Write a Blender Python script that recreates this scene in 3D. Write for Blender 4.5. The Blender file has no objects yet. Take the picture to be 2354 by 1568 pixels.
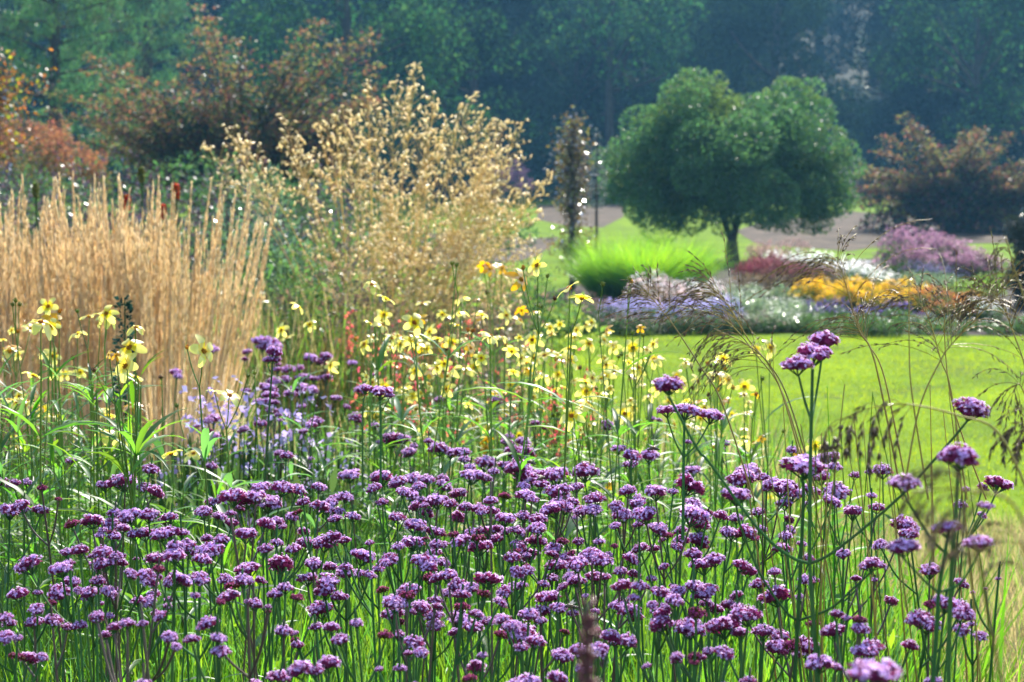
import bpy, math, random
import numpy as np
from mathutils import Vector

# ---------------------------------------------------------------- scene, camera, light
SC = bpy.context.scene
COL = SC.collection
rng = np.random.default_rng(7)
random.seed(7)
H = 1.75                      # eye height
F = 4392.0                    # focal length in photo units (photo taken as 2354 wide)
CX, CY = 1177.0, 784.0
PITCH = math.atan((CY - 430.0) / F)

cam_d = bpy.data.cameras.new("camera")
cam = bpy.data.objects.new("camera", cam_d)
COL.objects.link(cam)
cam.location = (0, 0, H)
cam.rotation_euler = (math.pi / 2 - PITCH, 0, 0)
cam_d.sensor_width = 36.0
cam_d.lens = 36.0 * F / 2354.0
cam_d.clip_start = 0.05
cam_d.clip_end = 2000.0
cam_d.dof.use_dof = True
cam_d.dof.focus_distance = 3.3
cam_d.dof.aperture_fstop = 9.5
SC.camera = cam

SUN_AZ, SUN_EL = math.radians(14), math.radians(43)
sd = bpy.data.lights.new("sun", 'SUN')
sd.energy = 4.8
sd.angle = math.radians(0.5)
sd.color = (1.0, 0.94, 0.84)
sun = bpy.data.objects.new("sun", sd)
COL.objects.link(sun)
svec = Vector((math.sin(SUN_AZ) * math.cos(SUN_EL), math.cos(SUN_AZ) * math.cos(SUN_EL), math.sin(SUN_EL)))
sun.rotation_euler = svec.to_track_quat('Z', 'Y').to_euler()
sun.location = (0, 0, 30)

world = bpy.data.worlds.new("World")
SC.world = world
world.use_nodes = True
wn = world.node_tree
sky = wn.nodes.new("ShaderNodeTexSky")
sky.sky_type = 'NISHITA'
sky.sun_disc = False
sky.sun_elevation = SUN_EL
sky.sun_rotation = SUN_AZ
wn.links.new(sky.outputs[0], wn.nodes["Background"].inputs[0])
wn.nodes["Background"].inputs[1].default_value = 0.15

SC.view_settings.view_transform = 'Standard'
SC.view_settings.look = 'None'
SC.view_settings.exposure = 1.35
SC.view_settings.gamma = 1.0
cy = SC.cycles
cy.max_bounces = 9
cy.diffuse_bounces = 5
cy.glossy_bounces = 2
cy.transmission_bounces = 8
cy.volume_bounces = 0
cy.caustics_reflective = False
cy.caustics_refractive = False
cy.sample_clamp_indirect = 6.0


# ---------------------------------------------------------------- places
def ground(x, y):
    """terrain height: level garden, a gentle rise, then a wooded hillside"""
    x = np.asarray(x, float)
    y = np.asarray(y, float)
    a = 0.0186 * np.clip(y - 50, 0, 65) ** 1.0
    t = np.clip(y - 112, 0, None)
    b = 0.30 * t * (t / (t + 14.0))
    return a + b


def ray(px, py):
    u, v = (px - CX) / F, (CY - py) / F
    c, s = math.cos(PITCH), math.sin(PITCH)
    return np.array([u, c + v * s, -s + v * c])


def at(px, py, d):
    r = ray(px, py)
    return np.array([0, 0, H]) + r * (d / r[1])


def on_ground(px, py):
    r = ray(px, py)
    d = 2.0
    for _ in range(4000):
        p = np.array([0, 0, H]) + r * (d / r[1])
        if p[2] <= ground(p[0], p[1]):
            break
        d *= 1.003
    return p


def zoomer(x0, y0, k):
    return lambda x, y: ((x / k + x0) / 1.4902, (y / k + y0) / 1.4902)


ZA = zoomer(0, 1500, 1.8733)
ZB = zoomer(1100, 1500, 1.8733)
ZC = zoomer(2208, 1500, 1.8108)
Z4 = zoomer(0, 800, 1.96)
Z5 = zoomer(1100, 800, 1.96)
Z6 = zoomer(2208, 800, 1.8108)


# ---------------------------------------------------------------- mesh collecting
class MB:
    def __init__(self):
        self.v, self.f, self.n = [], [], 0

    def add(self, verts, faces, mat=0):
        verts = np.asarray(verts, np.float32).reshape(-1, 3)
        faces = np.asarray(faces, np.int64)
        self.f.append((faces + self.n, np.full(len(faces), mat) if np.isscalar(mat) else np.asarray(mat)))
        self.v.append(verts)
        self.n += len(verts)
        return self

    def mesh(self, name, mats, smooth=False):
        me = bpy.data.meshes.new(name)
        v = np.concatenate(self.v)
        me.vertices.add(len(v))
        me.vertices.foreach_set("co", v.ravel())
        li = np.concatenate([f.ravel() for f, m in self.f])
        tot = np.concatenate([np.full(len(f), f.shape[1]) for f, m in self.f])
        mi = np.concatenate([m for f, m in self.f])
        me.loops.add(len(li))
        me.loops.foreach_set("vertex_index", li.astype(np.int32))
        me.polygons.add(len(tot))
        st = np.concatenate([[0], np.cumsum(tot)[:-1]])
        me.polygons.foreach_set("loop_start", st.astype(np.int32))
        me.polygons.foreach_set("material_index", mi.astype(np.int32))
        if smooth:
            me.polygons.foreach_set("use_smooth", np.ones(len(tot), bool))
        me.update(calc_edges=True)
        for m in mats:
            me.materials.append(m)
        return me

    def build(self, name, mats, parent=None, smooth=False):
        if not isinstance(mats, (list, tuple)):
            mats = [mats]
        return put(name, self.mesh(name, mats, smooth), parent)


def put(name, me, parent=None):
    o = bpy.data.objects.new(name, me)
    COL.objects.link(o)
    if parent is not None:
        o.parent = parent
    return o


def tag(o, label=None, cat=None, group=None, kind=None):
    if label: o["label"] = label
    if cat: o["category"] = cat
    if group: o["group"] = group
    if kind: o["kind"] = kind
    return o


def thing(name, label, cat, loc=(0, 0, 0), group=None):
    o = bpy.data.objects.new(name, None)
    o.empty_display_size = 0.05
    COL.objects.link(o)
    o.location = tuple(float(c) for c in loc)
    return tag(o, label, cat, group, 'thing')


def copy_tree(o, loc, rz=0.0, sc=1.0, label=None, parent=None):
    c = o.copy()
    COL.objects.link(c)
    if parent is None:
        c.location = tuple(float(q) for q in loc)
        c.rotation_euler = (0, 0, rz)
        c.scale = (sc, sc, sc)
        if label: c["label"] = label
    else:
        c.parent = parent
    for ch in o.children:
        copy_tree(ch, None, parent=c)
    return c


def norm(a):
    a = np.asarray(a, float)
    return a / np.maximum(np.linalg.norm(a, axis=-1, keepdims=True), 1e-9)


def tube(mb, pts, rad, n=5, mat=0, cap=True):
    P = np.asarray(pts, float)
    k = len(P)
    R = np.full(k, rad) if np.isscalar(rad) else np.asarray(rad, float)
    T = norm(np.gradient(P, axis=0))
    ref = np.array([1.0, 0.13, 0.07]) if abs(T[0][0]) < 0.8 else np.array([0.05, 1.0, 0.1])
    A = norm(np.cross(T, ref))
    B = np.cross(T, A)
    th = np.arange(n) * 2 * math.pi / n
    V = P[:, None, :] + R[:, None, None] * (np.cos(th)[None, :, None] * A[:, None, :] + np.sin(th)[None, :, None] * B[:, None, :])
    i = np.arange(k - 1)[:, None] * n
    j = np.arange(n)[None, :]
    q = np.stack([i + j, i + (j + 1) % n, i + n + (j + 1) % n, i + n + j], -1).reshape(-1, 4)
    mb.add(V.reshape(-1, 3), q, mat)
    return mb


def tubes(mb, A, B, ra, rb, n=3, mat=0):
    """many straight tapered sticks at once"""
    A, B = np.asarray(A, float), np.asarray(B, float)
    m = len(A)
    T = norm(B - A)
    ref = np.where(np.abs(T[:, 2:3]) < 0.9, [[0.0, 0, 1.0]], [[1.0, 0, 0]])
    U = norm(np.cross(T, ref))
    W = np.cross(T, U)
    th = np.arange(n) * 2 * math.pi / n
    c = np.cos(th)[None, :, None] * U[:, None] + np.sin(th)[None, :, None] * W[:, None]
    ra = np.broadcast_to(ra, (m,))[:, None, None]
    rb = np.broadcast_to(rb, (m,))[:, None, None]
    V = np.concatenate([A[:, None] + ra * c, B[:, None] + rb * c], 1)
    b = np.arange(m)[:, None] * 2 * n
    j = np.arange(n)[None]
    q = np.stack([b + j, b + (j + 1) % n, b + n + (j + 1) % n, b + n + j], -1).reshape(-1, 4)
    mb.add(V.reshape(-1, 3), q, mat)


def spindles(mb, base, dirs, ln, rad, mat=0):
    """slim seed-like bodies pointed at both ends"""
    base, D = np.asarray(base, float), norm(dirs)
    m = len(base)
    ln = np.broadcast_to(ln, (m,))[:, None]
    rad = np.broadcast_to(rad, (m,))[:, None]
    ref = np.where(np.abs(D[:, 2:3]) < 0.9, [[0.0, 0, 1.0]], [[1.0, 0, 0]])
    U = norm(np.cross(D, ref))
    W = np.cross(D, U)
    mid = base + D * ln * 0.42
    V = np.stack([base, mid + U * rad, mid + (-0.5 * U + 0.87 * W) * rad, mid + (-0.5 * U - 0.87 * W) * rad, base + D * ln], 1)
    b = np.arange(m)[:, None] * 5
    t = np.array([[0, 2, 1], [0, 3, 2], [0, 1, 3], [4, 1, 2], [4, 2, 3], [4, 3, 1]])
    mb.add(V.reshape(-1, 3), (b[:, :, None] + t[None]).reshape(-1, 3), mat if np.isscalar(mat) else np.repeat(mat, 6))


def rand_dirs(n):
    return norm(rng.normal(size=(n, 3)))


def leaf_quads(mb, C, D, N, ln, wd, mat=0):
    """diamond leaves: centre base C, along D, face normal about N"""
    C, D = np.asarray(C, float), norm(D)
    m = len(C)
    S = norm(np.cross(D, N))
    ln = np.broadcast_to(ln, (m,))[:, None]
    wd = np.broadcast_to(wd, (m,))[:, None]
    Nn = np.cross(S, D)
    V = np.stack([C, C + D * ln * 0.45 + S * wd * 0.5 - Nn * ln * 0.05, C + D * ln, C + D * ln * 0.45 - S * wd * 0.5 - Nn * ln * 0.05], 1)
    mb.add(V.reshape(-1, 3), np.arange(m * 4).reshape(-1, 4), mat)


def blades(mb, base, az, lean, ht, wd, curve=0.5, mat=0, seg=3):
    """many upright curved blades: lean = tilt (rad) at base, growing by curve to the tip"""
    base = np.asarray(base, float)
    m = len(base)
    bc = lambda q: np.broadcast_to(np.asarray(q, float), (m,))
    az, lean, ht, wd, curve = map(bc, (az, lean, ht, wd, curve))
    hx = np.stack([np.cos(az), np.sin(az), np.zeros(m)], 1)
    side_a = az + np.pi / 2 + rng.uniform(-0.9, 0.9, m)
    sd_ = np.stack([np.cos(side_a), np.sin(side_a), np.zeros(m)], 1)
    P = [base]
    p = base
    for k in range(seg):
        a = lean + curve * (k + 0.5) / seg
        p = p + (hx * np.sin(a)[:, None] + np.array([0, 0, 1.0]) * np.cos(a)[:, None]) * (ht / seg)[:, None]
        P.append(p)
    prof = [0.75, 1.0, 0.75, 0.4, 0.3][:seg] if seg > 2 else [0.9, 0.9]
    rows = []
    for k in range(seg):
        w = (wd * prof[k] * 0.5)[:, None]
        rows += [P[k] - sd_ * w, P[k] + sd_ * w]
    rows.append(P[seg])
    V = np.stack(rows, 1)
    nv = 2 * seg + 1
    b = np.arange(m)[:, None] * nv
    q = np.array([[2 * k, 2 * k + 1, 2 * k + 3, 2 * k + 2] for k in range(seg - 1)])
    n0 = mb.n
    mb.v.append(V.reshape(-1, 3).astype(np.float32))
    mb.n += m * nv
    Q = (b[:, :, None] + q[None]).reshape(-1, 4) + n0
    T = (b + np.array([[2 * seg - 2, 2 * seg - 1, 2 * seg]])) + n0
    mm = np.broadcast_to(mat, (m,))
    mb.f.append((Q, np.repeat(mm, seg - 1)))
    mb.f.append((T, mm.copy()))


def spline(pts, n=16):
    """Catmull-Rom through the points"""
    P = np.asarray(pts, float)
    if len(P) == 2:
        return P[0] + (P[1] - P[0]) * np.linspace(0, 1, n)[:, None]
    E = np.vstack([2 * P[0] - P[1], P, 2 * P[-1] - P[-2]])
    out = []
    k = len(P) - 1
    for i in range(k):
        a, b, c, d = E[i:i + 4]
        for t in np.linspace(0, 1, max(2, n // k), endpoint=False):
            out.append(0.5 * (2 * b + (c - a) * t + (2 * a - 5 * b + 4 * c - d) * t * t + (-a + 3 * b - 3 * c + d) * t ** 3))
    out.append(P[-1])
    return np.array(out)


def ball(mb, c, r, nu=8, nv=6, mat=0, jit=0.0):
    r = np.broadcast_to(r, (3,))
    th = np.linspace(0, math.pi, nv + 1)[1:-1]
    ph = np.arange(nu) * 2 * math.pi / nu
    V = [[0, 0, 1]] + [[math.sin(t) * math.cos(p), math.sin(t) * math.sin(p), math.cos(t)] for t in th for p in ph] + [[0, 0, -1]]
    V = np.array(V)
    if jit: V = V * (1 + rng.uniform(-jit, jit, (len(V), 1)))
    V = V * r + np.asarray(c)
    k = nv - 1
    T, Q = [], []
    for j in range(nu):
        T.append([0, 1 + j, 1 + (j + 1) % nu])
        T.append([len(V) - 1, 1 + (k - 1) * nu + (j + 1) % nu, 1 + (k - 1) * nu + j])
        for i in range(k - 1):
            Q.append([1 + i * nu + j, 1 + (i + 1) * nu + j, 1 + (i + 1) * nu + (j + 1) % nu, 1 + i * nu + (j + 1) % nu])
    n0 = mb.n
    mb.v.append(V.astype(np.float32))
    mb.n += len(V)
    mb.f.append((np.array(T) + n0, np.full(len(T), mat)))
    mb.f.append((np.array(Q) + n0, np.full(len(Q), mat)))


# ---------------------------------------------------------------- materials
def leafmat(name, col, trans=None, tfac=0.45, gloss=0.05, rough=0.35, var=0.35, hue=0.03, objvar=0.0):
    """thin plant tissue: scatters on both sides, a faint waxy shine, each leaf a little different"""
    m = bpy.data.materials.new(name)
    m.use_nodes = True
    t = m.node_tree
    t.nodes.clear()
    N, L = t.nodes.new, t.links.new
    geo = N("ShaderNodeNewGeometry")
    inf = N("ShaderNodeObjectInfo")
    add = N("ShaderNodeMath"); add.operation = 'ADD'
    L(geo.outputs["Random Per Island"], add.inputs[0]); L(inf.outputs["Random"], add.inputs[1])
    fr = N("ShaderNodeMath"); fr.operation = 'FRACT'; L(add.outputs[0], fr.inputs[0])
    mr = N("ShaderNodeMapRange"); mr.inputs[3].default_value = 1 - var; mr.inputs[4].default_value = 1 + var
    L(fr.outputs[0], mr.inputs[0])
    mh = N("ShaderNodeMapRange"); mh.inputs[3].default_value = 0.5 - hue; mh.inputs[4].default_value = 0.5 + hue
    wn_ = N("ShaderNodeTexWhiteNoise"); wn_.noise_dimensions = '1D'; L(fr.outputs[0], wn_.inputs["W"])
    L(wn_.outputs["Value"], mh.inputs[0])
    val = mr.outputs[0]
    if objvar:
        mo = N("ShaderNodeMapRange"); mo.inputs[3].default_value = 1 - objvar; mo.inputs[4].default_value = 1 + objvar
        L(inf.outputs["Random"], mo.inputs[0])
        mm = N("ShaderNodeMath"); mm.operation = 'MULTIPLY'
        L(mr.outputs[0], mm.inputs[0]); L(mo.outputs[0], mm.inputs[1]); val = mm.outputs[0]

    def tint(c):
        h = N("ShaderNodeHueSaturation")
        h.inputs["Color"].default_value = (*c, 1)
        L(mh.outputs[0], h.inputs["Hue"]); L(val, h.inputs["Value"])
        return h.outputs[0]
    d = N("ShaderNodeBsdfDiffuse"); L(tint(col), d.inputs[0])
    tr = N("ShaderNodeBsdfTranslucent"); L(tint(trans or col), tr.inputs[0])
    mx = N("ShaderNodeMixShader"); mx.inputs[0].default_value = tfac
    L(d.outputs[0], mx.inputs[1]); L(tr.outputs[0], mx.inputs[2])
    out = N("ShaderNodeOutputMaterial")
    if gloss > 0:
        g = N("ShaderNodeBsdfGlossy"); g.inputs["Roughness"].default_value = rough
        g.inputs[0].default_value = (1, 1, 1, 1)
        lw = N("ShaderNodeLayerWeight"); lw.inputs[0].default_value = 0.35
        ml = N("ShaderNodeMath"); ml.operation = 'MULTIPLY_ADD'
        L(lw.outputs["Fresnel"], ml.inputs[0]); ml.inputs[1].default_value = gloss * 3; ml.inputs[2].default_value = gloss * 0.4
        m2 = N("ShaderNodeMixShader")
        L(ml.outputs[0], m2.inputs[0]); L(mx.outputs[0], m2.inputs[1]); L(g.outputs[0], m2.inputs[2])
        L(m2.outputs[0], out.inputs[0])
    else:
        L(mx.outputs[0], out.inputs[0])
    return m


def groundmat(name, cols, scale, rough=0.9, bump=0.3, bscale=60.0, spec=0.1):
    m = bpy.data.materials.new(name)
    m.use_nodes = True
    t = m.node_tree
    N, L = t.nodes.new, t.links.new
    b = t.nodes["Principled BSDF"]
    b.inputs["Roughness"].default_value = rough
    b.inputs["Specular IOR Level"].default_value = spec
    tc = N("ShaderNodeTexCoord")
    n1 = N("ShaderNodeTexNoise"); n1.inputs["Scale"].default_value = scale; n1.inputs["Detail"].default_value = 6; n1.inputs["Roughness"].default_value = 0.65
    L(tc.outputs["Object"], n1.inputs["Vector"])
    r = N("ShaderNodeValToRGB")
    e = r.color_ramp.elements
    k = len(cols)
    while len(e) < k: e.new(0.5)
    for i, c in enumerate(cols):
        e[i].position = 0.3 + 0.4 * i / (k - 1)
        e[i].color = (*c, 1)
    L(n1.outputs["Fac"], r.inputs[0])
    n2 = N("ShaderNodeTexNoise"); n2.inputs["Scale"].default_value = bscale; n2.inputs["Detail"].default_value = 4
    L(tc.outputs["Object"], n2.inputs["Vector"])
    mx = N("ShaderNodeMix"); mx.data_type = 'RGBA'; mx.blend_type = 'MULTIPLY'; mx.inputs["Factor"].default_value = 0.5
    rr = N("ShaderNodeMapRange"); rr.inputs[3].default_value = 0.55; rr.inputs[4].default_value = 1.45
    L(n2.outputs["Fac"], rr.inputs[0])
    L(r.outputs[0], mx.inputs[6]); L(rr.outputs[0], mx.inputs[7])
    L(mx.outputs[2], b.inputs["Base Color"])
    bp = N("ShaderNodeBump"); bp.inputs["Strength"].default_value = bump; bp.inputs["Distance"].default_value = 0.03
    L(n2.outputs["Fac"], bp.inputs["Height"]); L(bp.outputs[0], b.inputs["Normal"])
    return m


M = {}
M['lawn'] = groundmat("lawn_turf", [(0.06, 0.085, 0.022), (0.085, 0.145, 0.010), (0.125, 0.205, 0.006), (0.165, 0.24, 0.008)], 0.8, bump=0.5, bscale=30, spec=0.03)
M['soil'] = groundmat("bed_soil", [(0.02, 0.016, 0.011), (0.045, 0.033, 0.022)], 3.0, bump=0.8, bscale=20)
M['baresoil'] = groundmat("bare_soil", [(0.014, 0.010, 0.005), (0.05, 0.034, 0.02), (0.115, 0.083, 0.052)], 0.9, bump=1.0, bscale=2.5)
M['path'] = groundmat("gravel_path", [(0.16, 0.14, 0.145), (0.27, 0.24, 0.24)], 0.4, bump=0.4, bscale=8)
M['woodfloor'] = groundmat("woodland_floor", [(0.010, 0.017, 0.010), (0.022, 0.03, 0.015)], 0.2, bump=0.5, bscale=3)
M['bark'] = groundmat("tree_bark", [(0.03, 0.025, 0.02), (0.07, 0.055, 0.045)], 4.0, bump=0.9, bscale=14)
M['blade'] = leafmat("grass_blade", (0.06, 0.15, 0.015), (0.22, 0.46, 0.02), 0.5, 0.003, 0.5, 0.4, 0.025)
M['blade2'] = leafmat("green_leaf", (0.045, 0.12, 0.025), (0.18, 0.42, 0.03), 0.5, 0.008, 0.42, 0.4, 0.025)
M['bluegreen'] = leafmat("blue_green_leaf", (0.06, 0.13, 0.055), (0.16, 0.36, 0.07), 0.45, 0.012, 0.42, 0.4, 0.02)
M['vstem'] = leafmat("verbena_stem", (0.06, 0.145, 0.045), (0.14, 0.30, 0.07), 0.3, 0.015, 0.5, 0.25, 0.02)
M['vstem_red'] = leafmat("verbena_reddish_stem", (0.10, 0.07, 0.05), (0.1, 0.08, 0.05), 0.1, 0.05, 0.4, 0.25, 0.02)
M['calyx'] = leafmat("verbena_calyx", (0.27, 0.042, 0.145), (0.60, 0.10, 0.33), 0.46, 0.01, 0.4, 0.35, 0.02)
M['floret'] = leafmat("verbena_floret", (0.70, 0.45, 0.84), (0.88, 0.58, 0.95), 0.48, 0.015, 0.4, 0.3, 0.025)
M['petal'] = leafmat("yellow_petal", (0.80, 0.60, 0.015), (0.92, 0.72, 0.02), 0.55, 0.02, 0.35, 0.12, 0.01)
M['pale'] = leafmat("cream_petal_tip", (0.87, 0.77, 0.19), (0.95, 0.87, 0.20), 0.55, 0.02, 0.35, 0.1, 0.01)
M['gold'] = leafmat("golden_petal", (0.78, 0.40, 0.01), (0.9, 0.5, 0.01), 0.45, 0.04, 0.35, 0.12, 0.01)
M['disc'] = leafmat("orange_disc", (0.50, 0.20, 0.01), (0.6, 0.25, 0.01), 0.2, 0.02, 0.5, 0.4, 0.03)
M['seed'] = leafmat("brown_seed", (0.13, 0.055, 0.02), (0.2, 0.08, 0.02), 0.2, 0.02, 0.5, 0.4, 0.02)
M['bstem'] = leafmat("bidens_stem", (0.12, 0.22, 0.025), (0.25, 0.42, 0.03), 0.3, 0.05, 0.4, 0.25, 0.02)
M['bud'] = leafmat("green_bud", (0.16, 0.20, 0.02), (0.3, 0.34, 0.03), 0.3, 0.03, 0.4, 0.3, 0.03)
M['straw'] = leafmat("straw_plume", (0.89, 0.72, 0.46), (0.97, 0.83, 0.56), 0.55, 0.01, 0.4, 0.22, 0.01)
M['strawstem'] = leafmat("straw_stalk", (0.83, 0.66, 0.42), (0.95, 0.79, 0.53), 0.55, 0.015, 0.4, 0.3, 0.012)
M['oat'] = leafmat("golden_oat", (0.93, 0.77, 0.47), (0.98, 0.86, 0.56), 0.55, 0.03, 0.35, 0.22, 0.01)
M['oatstem'] = leafmat("oat_stalk", (0.66, 0.50, 0.20), (0.80, 0.62, 0.26), 0.4, 0.02, 0.4, 0.3, 0.02)
M['moorseed'] = leafmat("moor_grass_seed", (0.15, 0.11, 0.08), (0.27, 0.19, 0.12), 0.4, 0.03, 0.35, 0.5, 0.02)
M['moorstem'] = leafmat("moor_grass_stalk", (0.30, 0.22, 0.05), (0.42, 0.32, 0.07), 0.25, 0.06, 0.35, 0.3, 0.03)
M['drygrass'] = leafmat("dry_grass", (0.34, 0.27, 0.12), (0.54, 0.44, 0.18), 0.5, 0.02, 0.4, 0.4, 0.03)


# ---------------------------------------------------------------- the ground
ys = np.concatenate([np.arange(-60, 0, 6.0), np.arange(0, 50, 1.0), np.arange(50, 130, 2.0), np.arange(130, 241, 5.0)])
xs = np.concatenate([np.arange(-240, -40, 10.0), np.arange(-40, 40, 1.0), np.arange(40, 241, 10.0)])


def sheet(name, xs, ys, mat, lift=0.0, kind='structure', rough=0.0):
    X, Y = np.meshgrid(xs, ys)
    Z = ground(X, Y) + lift
    if rough: Z = Z + rng.normal(0, rough, Z.shape)
    V = np.stack([X, Y, Z], -1).reshape(-1, 3)
    nx, ny = len(xs), len(ys)
    i = np.arange(ny - 1)[:, None] * nx
    j = np.arange(nx - 1)[None]
    q = np.stack([i + j, i + j + 1, i + nx + j + 1, i + nx + j], -1).reshape(-1, 4)
    return tag(MB().add(V, q).build(name, mat, smooth=True), kind=kind)


sheet("ground", xs, ys[ys < 112.5], M['lawn'])
sheet("hillside", xs, np.concatenate([[112.0], np.arange(114, 241, 3.0)]), M['woodfloor'], 0.006)


def patch(name, poly, mat, lift=0.004, step=0.5, hump=0.0, flat=False):
    """a sheet lying on the terrain inside a polygon of ground points"""
    if flat:
        from mathutils.geometry import tessellate_polygon
        P = [Vector((p[0], p[1], lift)) for p in poly]
        return tag(MB().add([list(p) for p in P], [list(t) for t in tessellate_polygon([P])]).build(name, mat), kind='structure')
    P = np.array([p[:2] for p in poly], float)
    lo, hi = P.min(0), P.max(0)
    # fan of rings from the centroid so that the outline stays crisp
    c = P.mean(0)
    ring = []
    for a, b in zip(P, np.roll(P, -1, 0)):
        n = max(2, int(np.linalg.norm(b - a) / step))
        for t in np.linspace(0, 1, n, endpoint=False): ring.append(a + (b - a) * t)
    ring = np.array(ring)
    ring = ring + rng.normal(0, 0.02 * step, ring.shape)
    K = 8
    V = []
    for k in range(K + 1):
        s = 1 - k / K
        q = c + (ring - c) * s
        z = ground(q[:, 0], q[:, 1]) + lift + hump * (1 - s ** 2) + (rng.normal(0, hump * 0.15, len(q)) if hump and k else 0)
        V.append(np.column_stack([q, z]))
    V = np.concatenate(V)
    m = len(ring)
    i = np.arange(K)[:, None] * m
    j = np.arange(m)[None]
    q = np.stack([i + j, i + (j + 1) % m, i + m + (j + 1) % m, i + m + j], -1).reshape(-1, 4)
    return tag(MB().add(V, q).build(name, mat, smooth=True), kind='structure')


patch("border_soil", [(-14, -8), (9, -8), (9, 8.6), (3, 9.2), (1.2, 10.0), (0.35, 12), (-0.1, 17), (-0.5, 23), (-14, 27)], M['soil'], 0.004, flat=True)
patch("bed_soil", [on_ground(*p) for p in [(1100, 744), (1350, 750), (1500, 755), (1800, 766), (2420, 774), (2500, 640), (2100, 590), (1700, 612), (1400, 640), (1130, 700)]], M['soil'], 0.004, flat=True)
patch("bare_soil", [on_ground(*p) for p in [(1235, 472), (1440, 470), (1432, 500), (1385, 524), (1300, 520), (1235, 505)]], M['baresoil'], 0.006, 0.8, 0.05)
patch("bare_soil", [on_ground(*p) for p in [(940, 532), (1200, 548), (1285, 546), (1262, 572), (1200, 600), (940, 620)]], M['baresoil'], 0.006, 0.5, 0.03)
patch("bare_soil", [on_ground(*p) for p in [(1690, 532), (1745, 512), (1960, 486), (2100, 500), (2480, 520), (2480, 556), (2260, 560), (2060, 562), (1950, 578), (1740, 562)]], M['baresoil'], 0.006, 0.8, 0.12)
patch("path", [on_ground(*p) for p in [(1872, 312), (1918, 312), (1930, 290), (1958, 266), (2012, 242), (2030, 228), (1990, 224), (1945, 240), (1898, 264), (1878, 290)]], M['path'], 0.25, 1.0)

# ---------------------------------------------------------------- foliage building blocks


def shell_points(c, r, n, inner=0.7):
    d = rand_dirs(n)
    rr = inner + (1.05 - inner) * rng.random(n) ** 0.5
    return np.asarray(c) + d * np.asarray(r) * rr[:, None], d


def leafy(mb, lobes, n, size, aspect=0.55, mat=0, droop=0.2, inner=0.7, lumps=0, lump_r=0.35, nrand=0.6):
    """leaves over a set of ellipsoid lobes (centre, radii); with lumps each lobe breaks into smaller bunches"""
    L = []
    for c, r in lobes:
        r = np.broadcast_to(r, (3,)).astype(float)
        if lumps:
            d = rand_dirs(lumps)
            for k in range(lumps):
                s = lump_r * rng.uniform(0.7, 1.3)
                L.append((np.asarray(c) + d[k] * r * rng.uniform(0.75, 1.02), r * s))
        else:
            L.append((np.asarray(c), r))
    area = np.array([np.prod(r) ** (2 / 3) for c, r in L])
    cnt = np.maximum(4, (n * area / area.sum()).astype(int))
    for (c, r), k in zip(L, cnt):
        p, d = shell_points(c, r, k, inner)
        D = norm(d + rng.normal(0, 0.7, d.shape) + np.array([0, 0, -droop]))
        Nn = norm(d + rng.normal(0, nrand, d.shape) + np.array([0, 0, 0.4 if nrand > .5 else .1]))
        s = size * rng.uniform(0.65, 1.35, k)
        mm = mat if np.isscalar(mat) else rng.choice(mat, k)
        leaf_quads(mb, p, D, Nn, s, s * aspect, mm)


def limb(mb, a, b, r0, r1, bend=0.08, n=8, sides=6, mat=0):
    a, b = np.asarray(a, float), np.asarray(b, float)
    t = np.linspace(0, 1, n)[:, None]
    L = np.linalg.norm(b - a)
    off = rng.normal(0, bend * L, 3)
    P = a + (b - a) * t + off * np.sin(t * math.pi) * 0.6 + rng.normal(0, bend * L * 0.08, (n, 3)) * np.sin(t * math.pi)
    tube(mb, P, r0 + (r1 - r0) * t[:, 0], sides, mat)
    return P


# ---------------------------------------------------------------- wooded hillside
wl = [leafmat("woodland_leaf", (0.018, 0.038, 0.02), (0.024, 0.058, 0.02), 0.25, 0.0, 0.5, 0.15, 0.02, 0.55),
      leafmat("woodland_dark_leaf", (0.010, 0.022, 0.015), (0.014, 0.032, 0.015), 0.25, 0.0, 0.5, 0.15, 0.02, 0.55),
      leafmat("woodland_bright_leaf", (0.024, 0.05, 0.018), (0.04, 0.09, 0.02), 0.3, 0.0, 0.5, 0.2, 0.03, 0.3)]


def wood_tree(ht, wd, mats, n, size, label, group, loc, name="woodland_tree", cat="tree"):
    t = thing(name, label, cat, loc, group)
    m = MB()
    top = np.array([rng.normal(0, 0.3), rng.normal(0, 0.3), ht * 0.75])
    limb(m, (0, 0, -0.5), top, ht * 0.025, ht * 0.008, 0.03)
    lobes = []
    for k in range(11):
        a = k * 2.4 + rng.uniform(-.4, .4)
        zz = ht * rng.uniform(0.22, 0.92)
        sp = wd * 0.5 * math.sqrt(max(0.05, 1 - ((zz / ht - 0.5) / 0.55) ** 2)) * rng.uniform(0.45, 0.8)
        c = np.array([math.cos(a) * sp, math.sin(a) * sp, zz])
        limb(m, top * (0.3 + 0.5 * zz / ht), c, ht * 0.009, ht * 0.003, 0.05, 5, 4)
        lobes.append((c, np.array([1, 1, 0.8]) * wd * rng.uniform(0.17, 0.27)))
    m.build("trunk", M['bark'], t, True)
    f = MB()
    leafy(f, lobes, n, size, 0.7, list(range(len(mats))), 0.2, 0.6, 7, 0.45)
    f.build("crown", mats, t)
    return t


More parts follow.
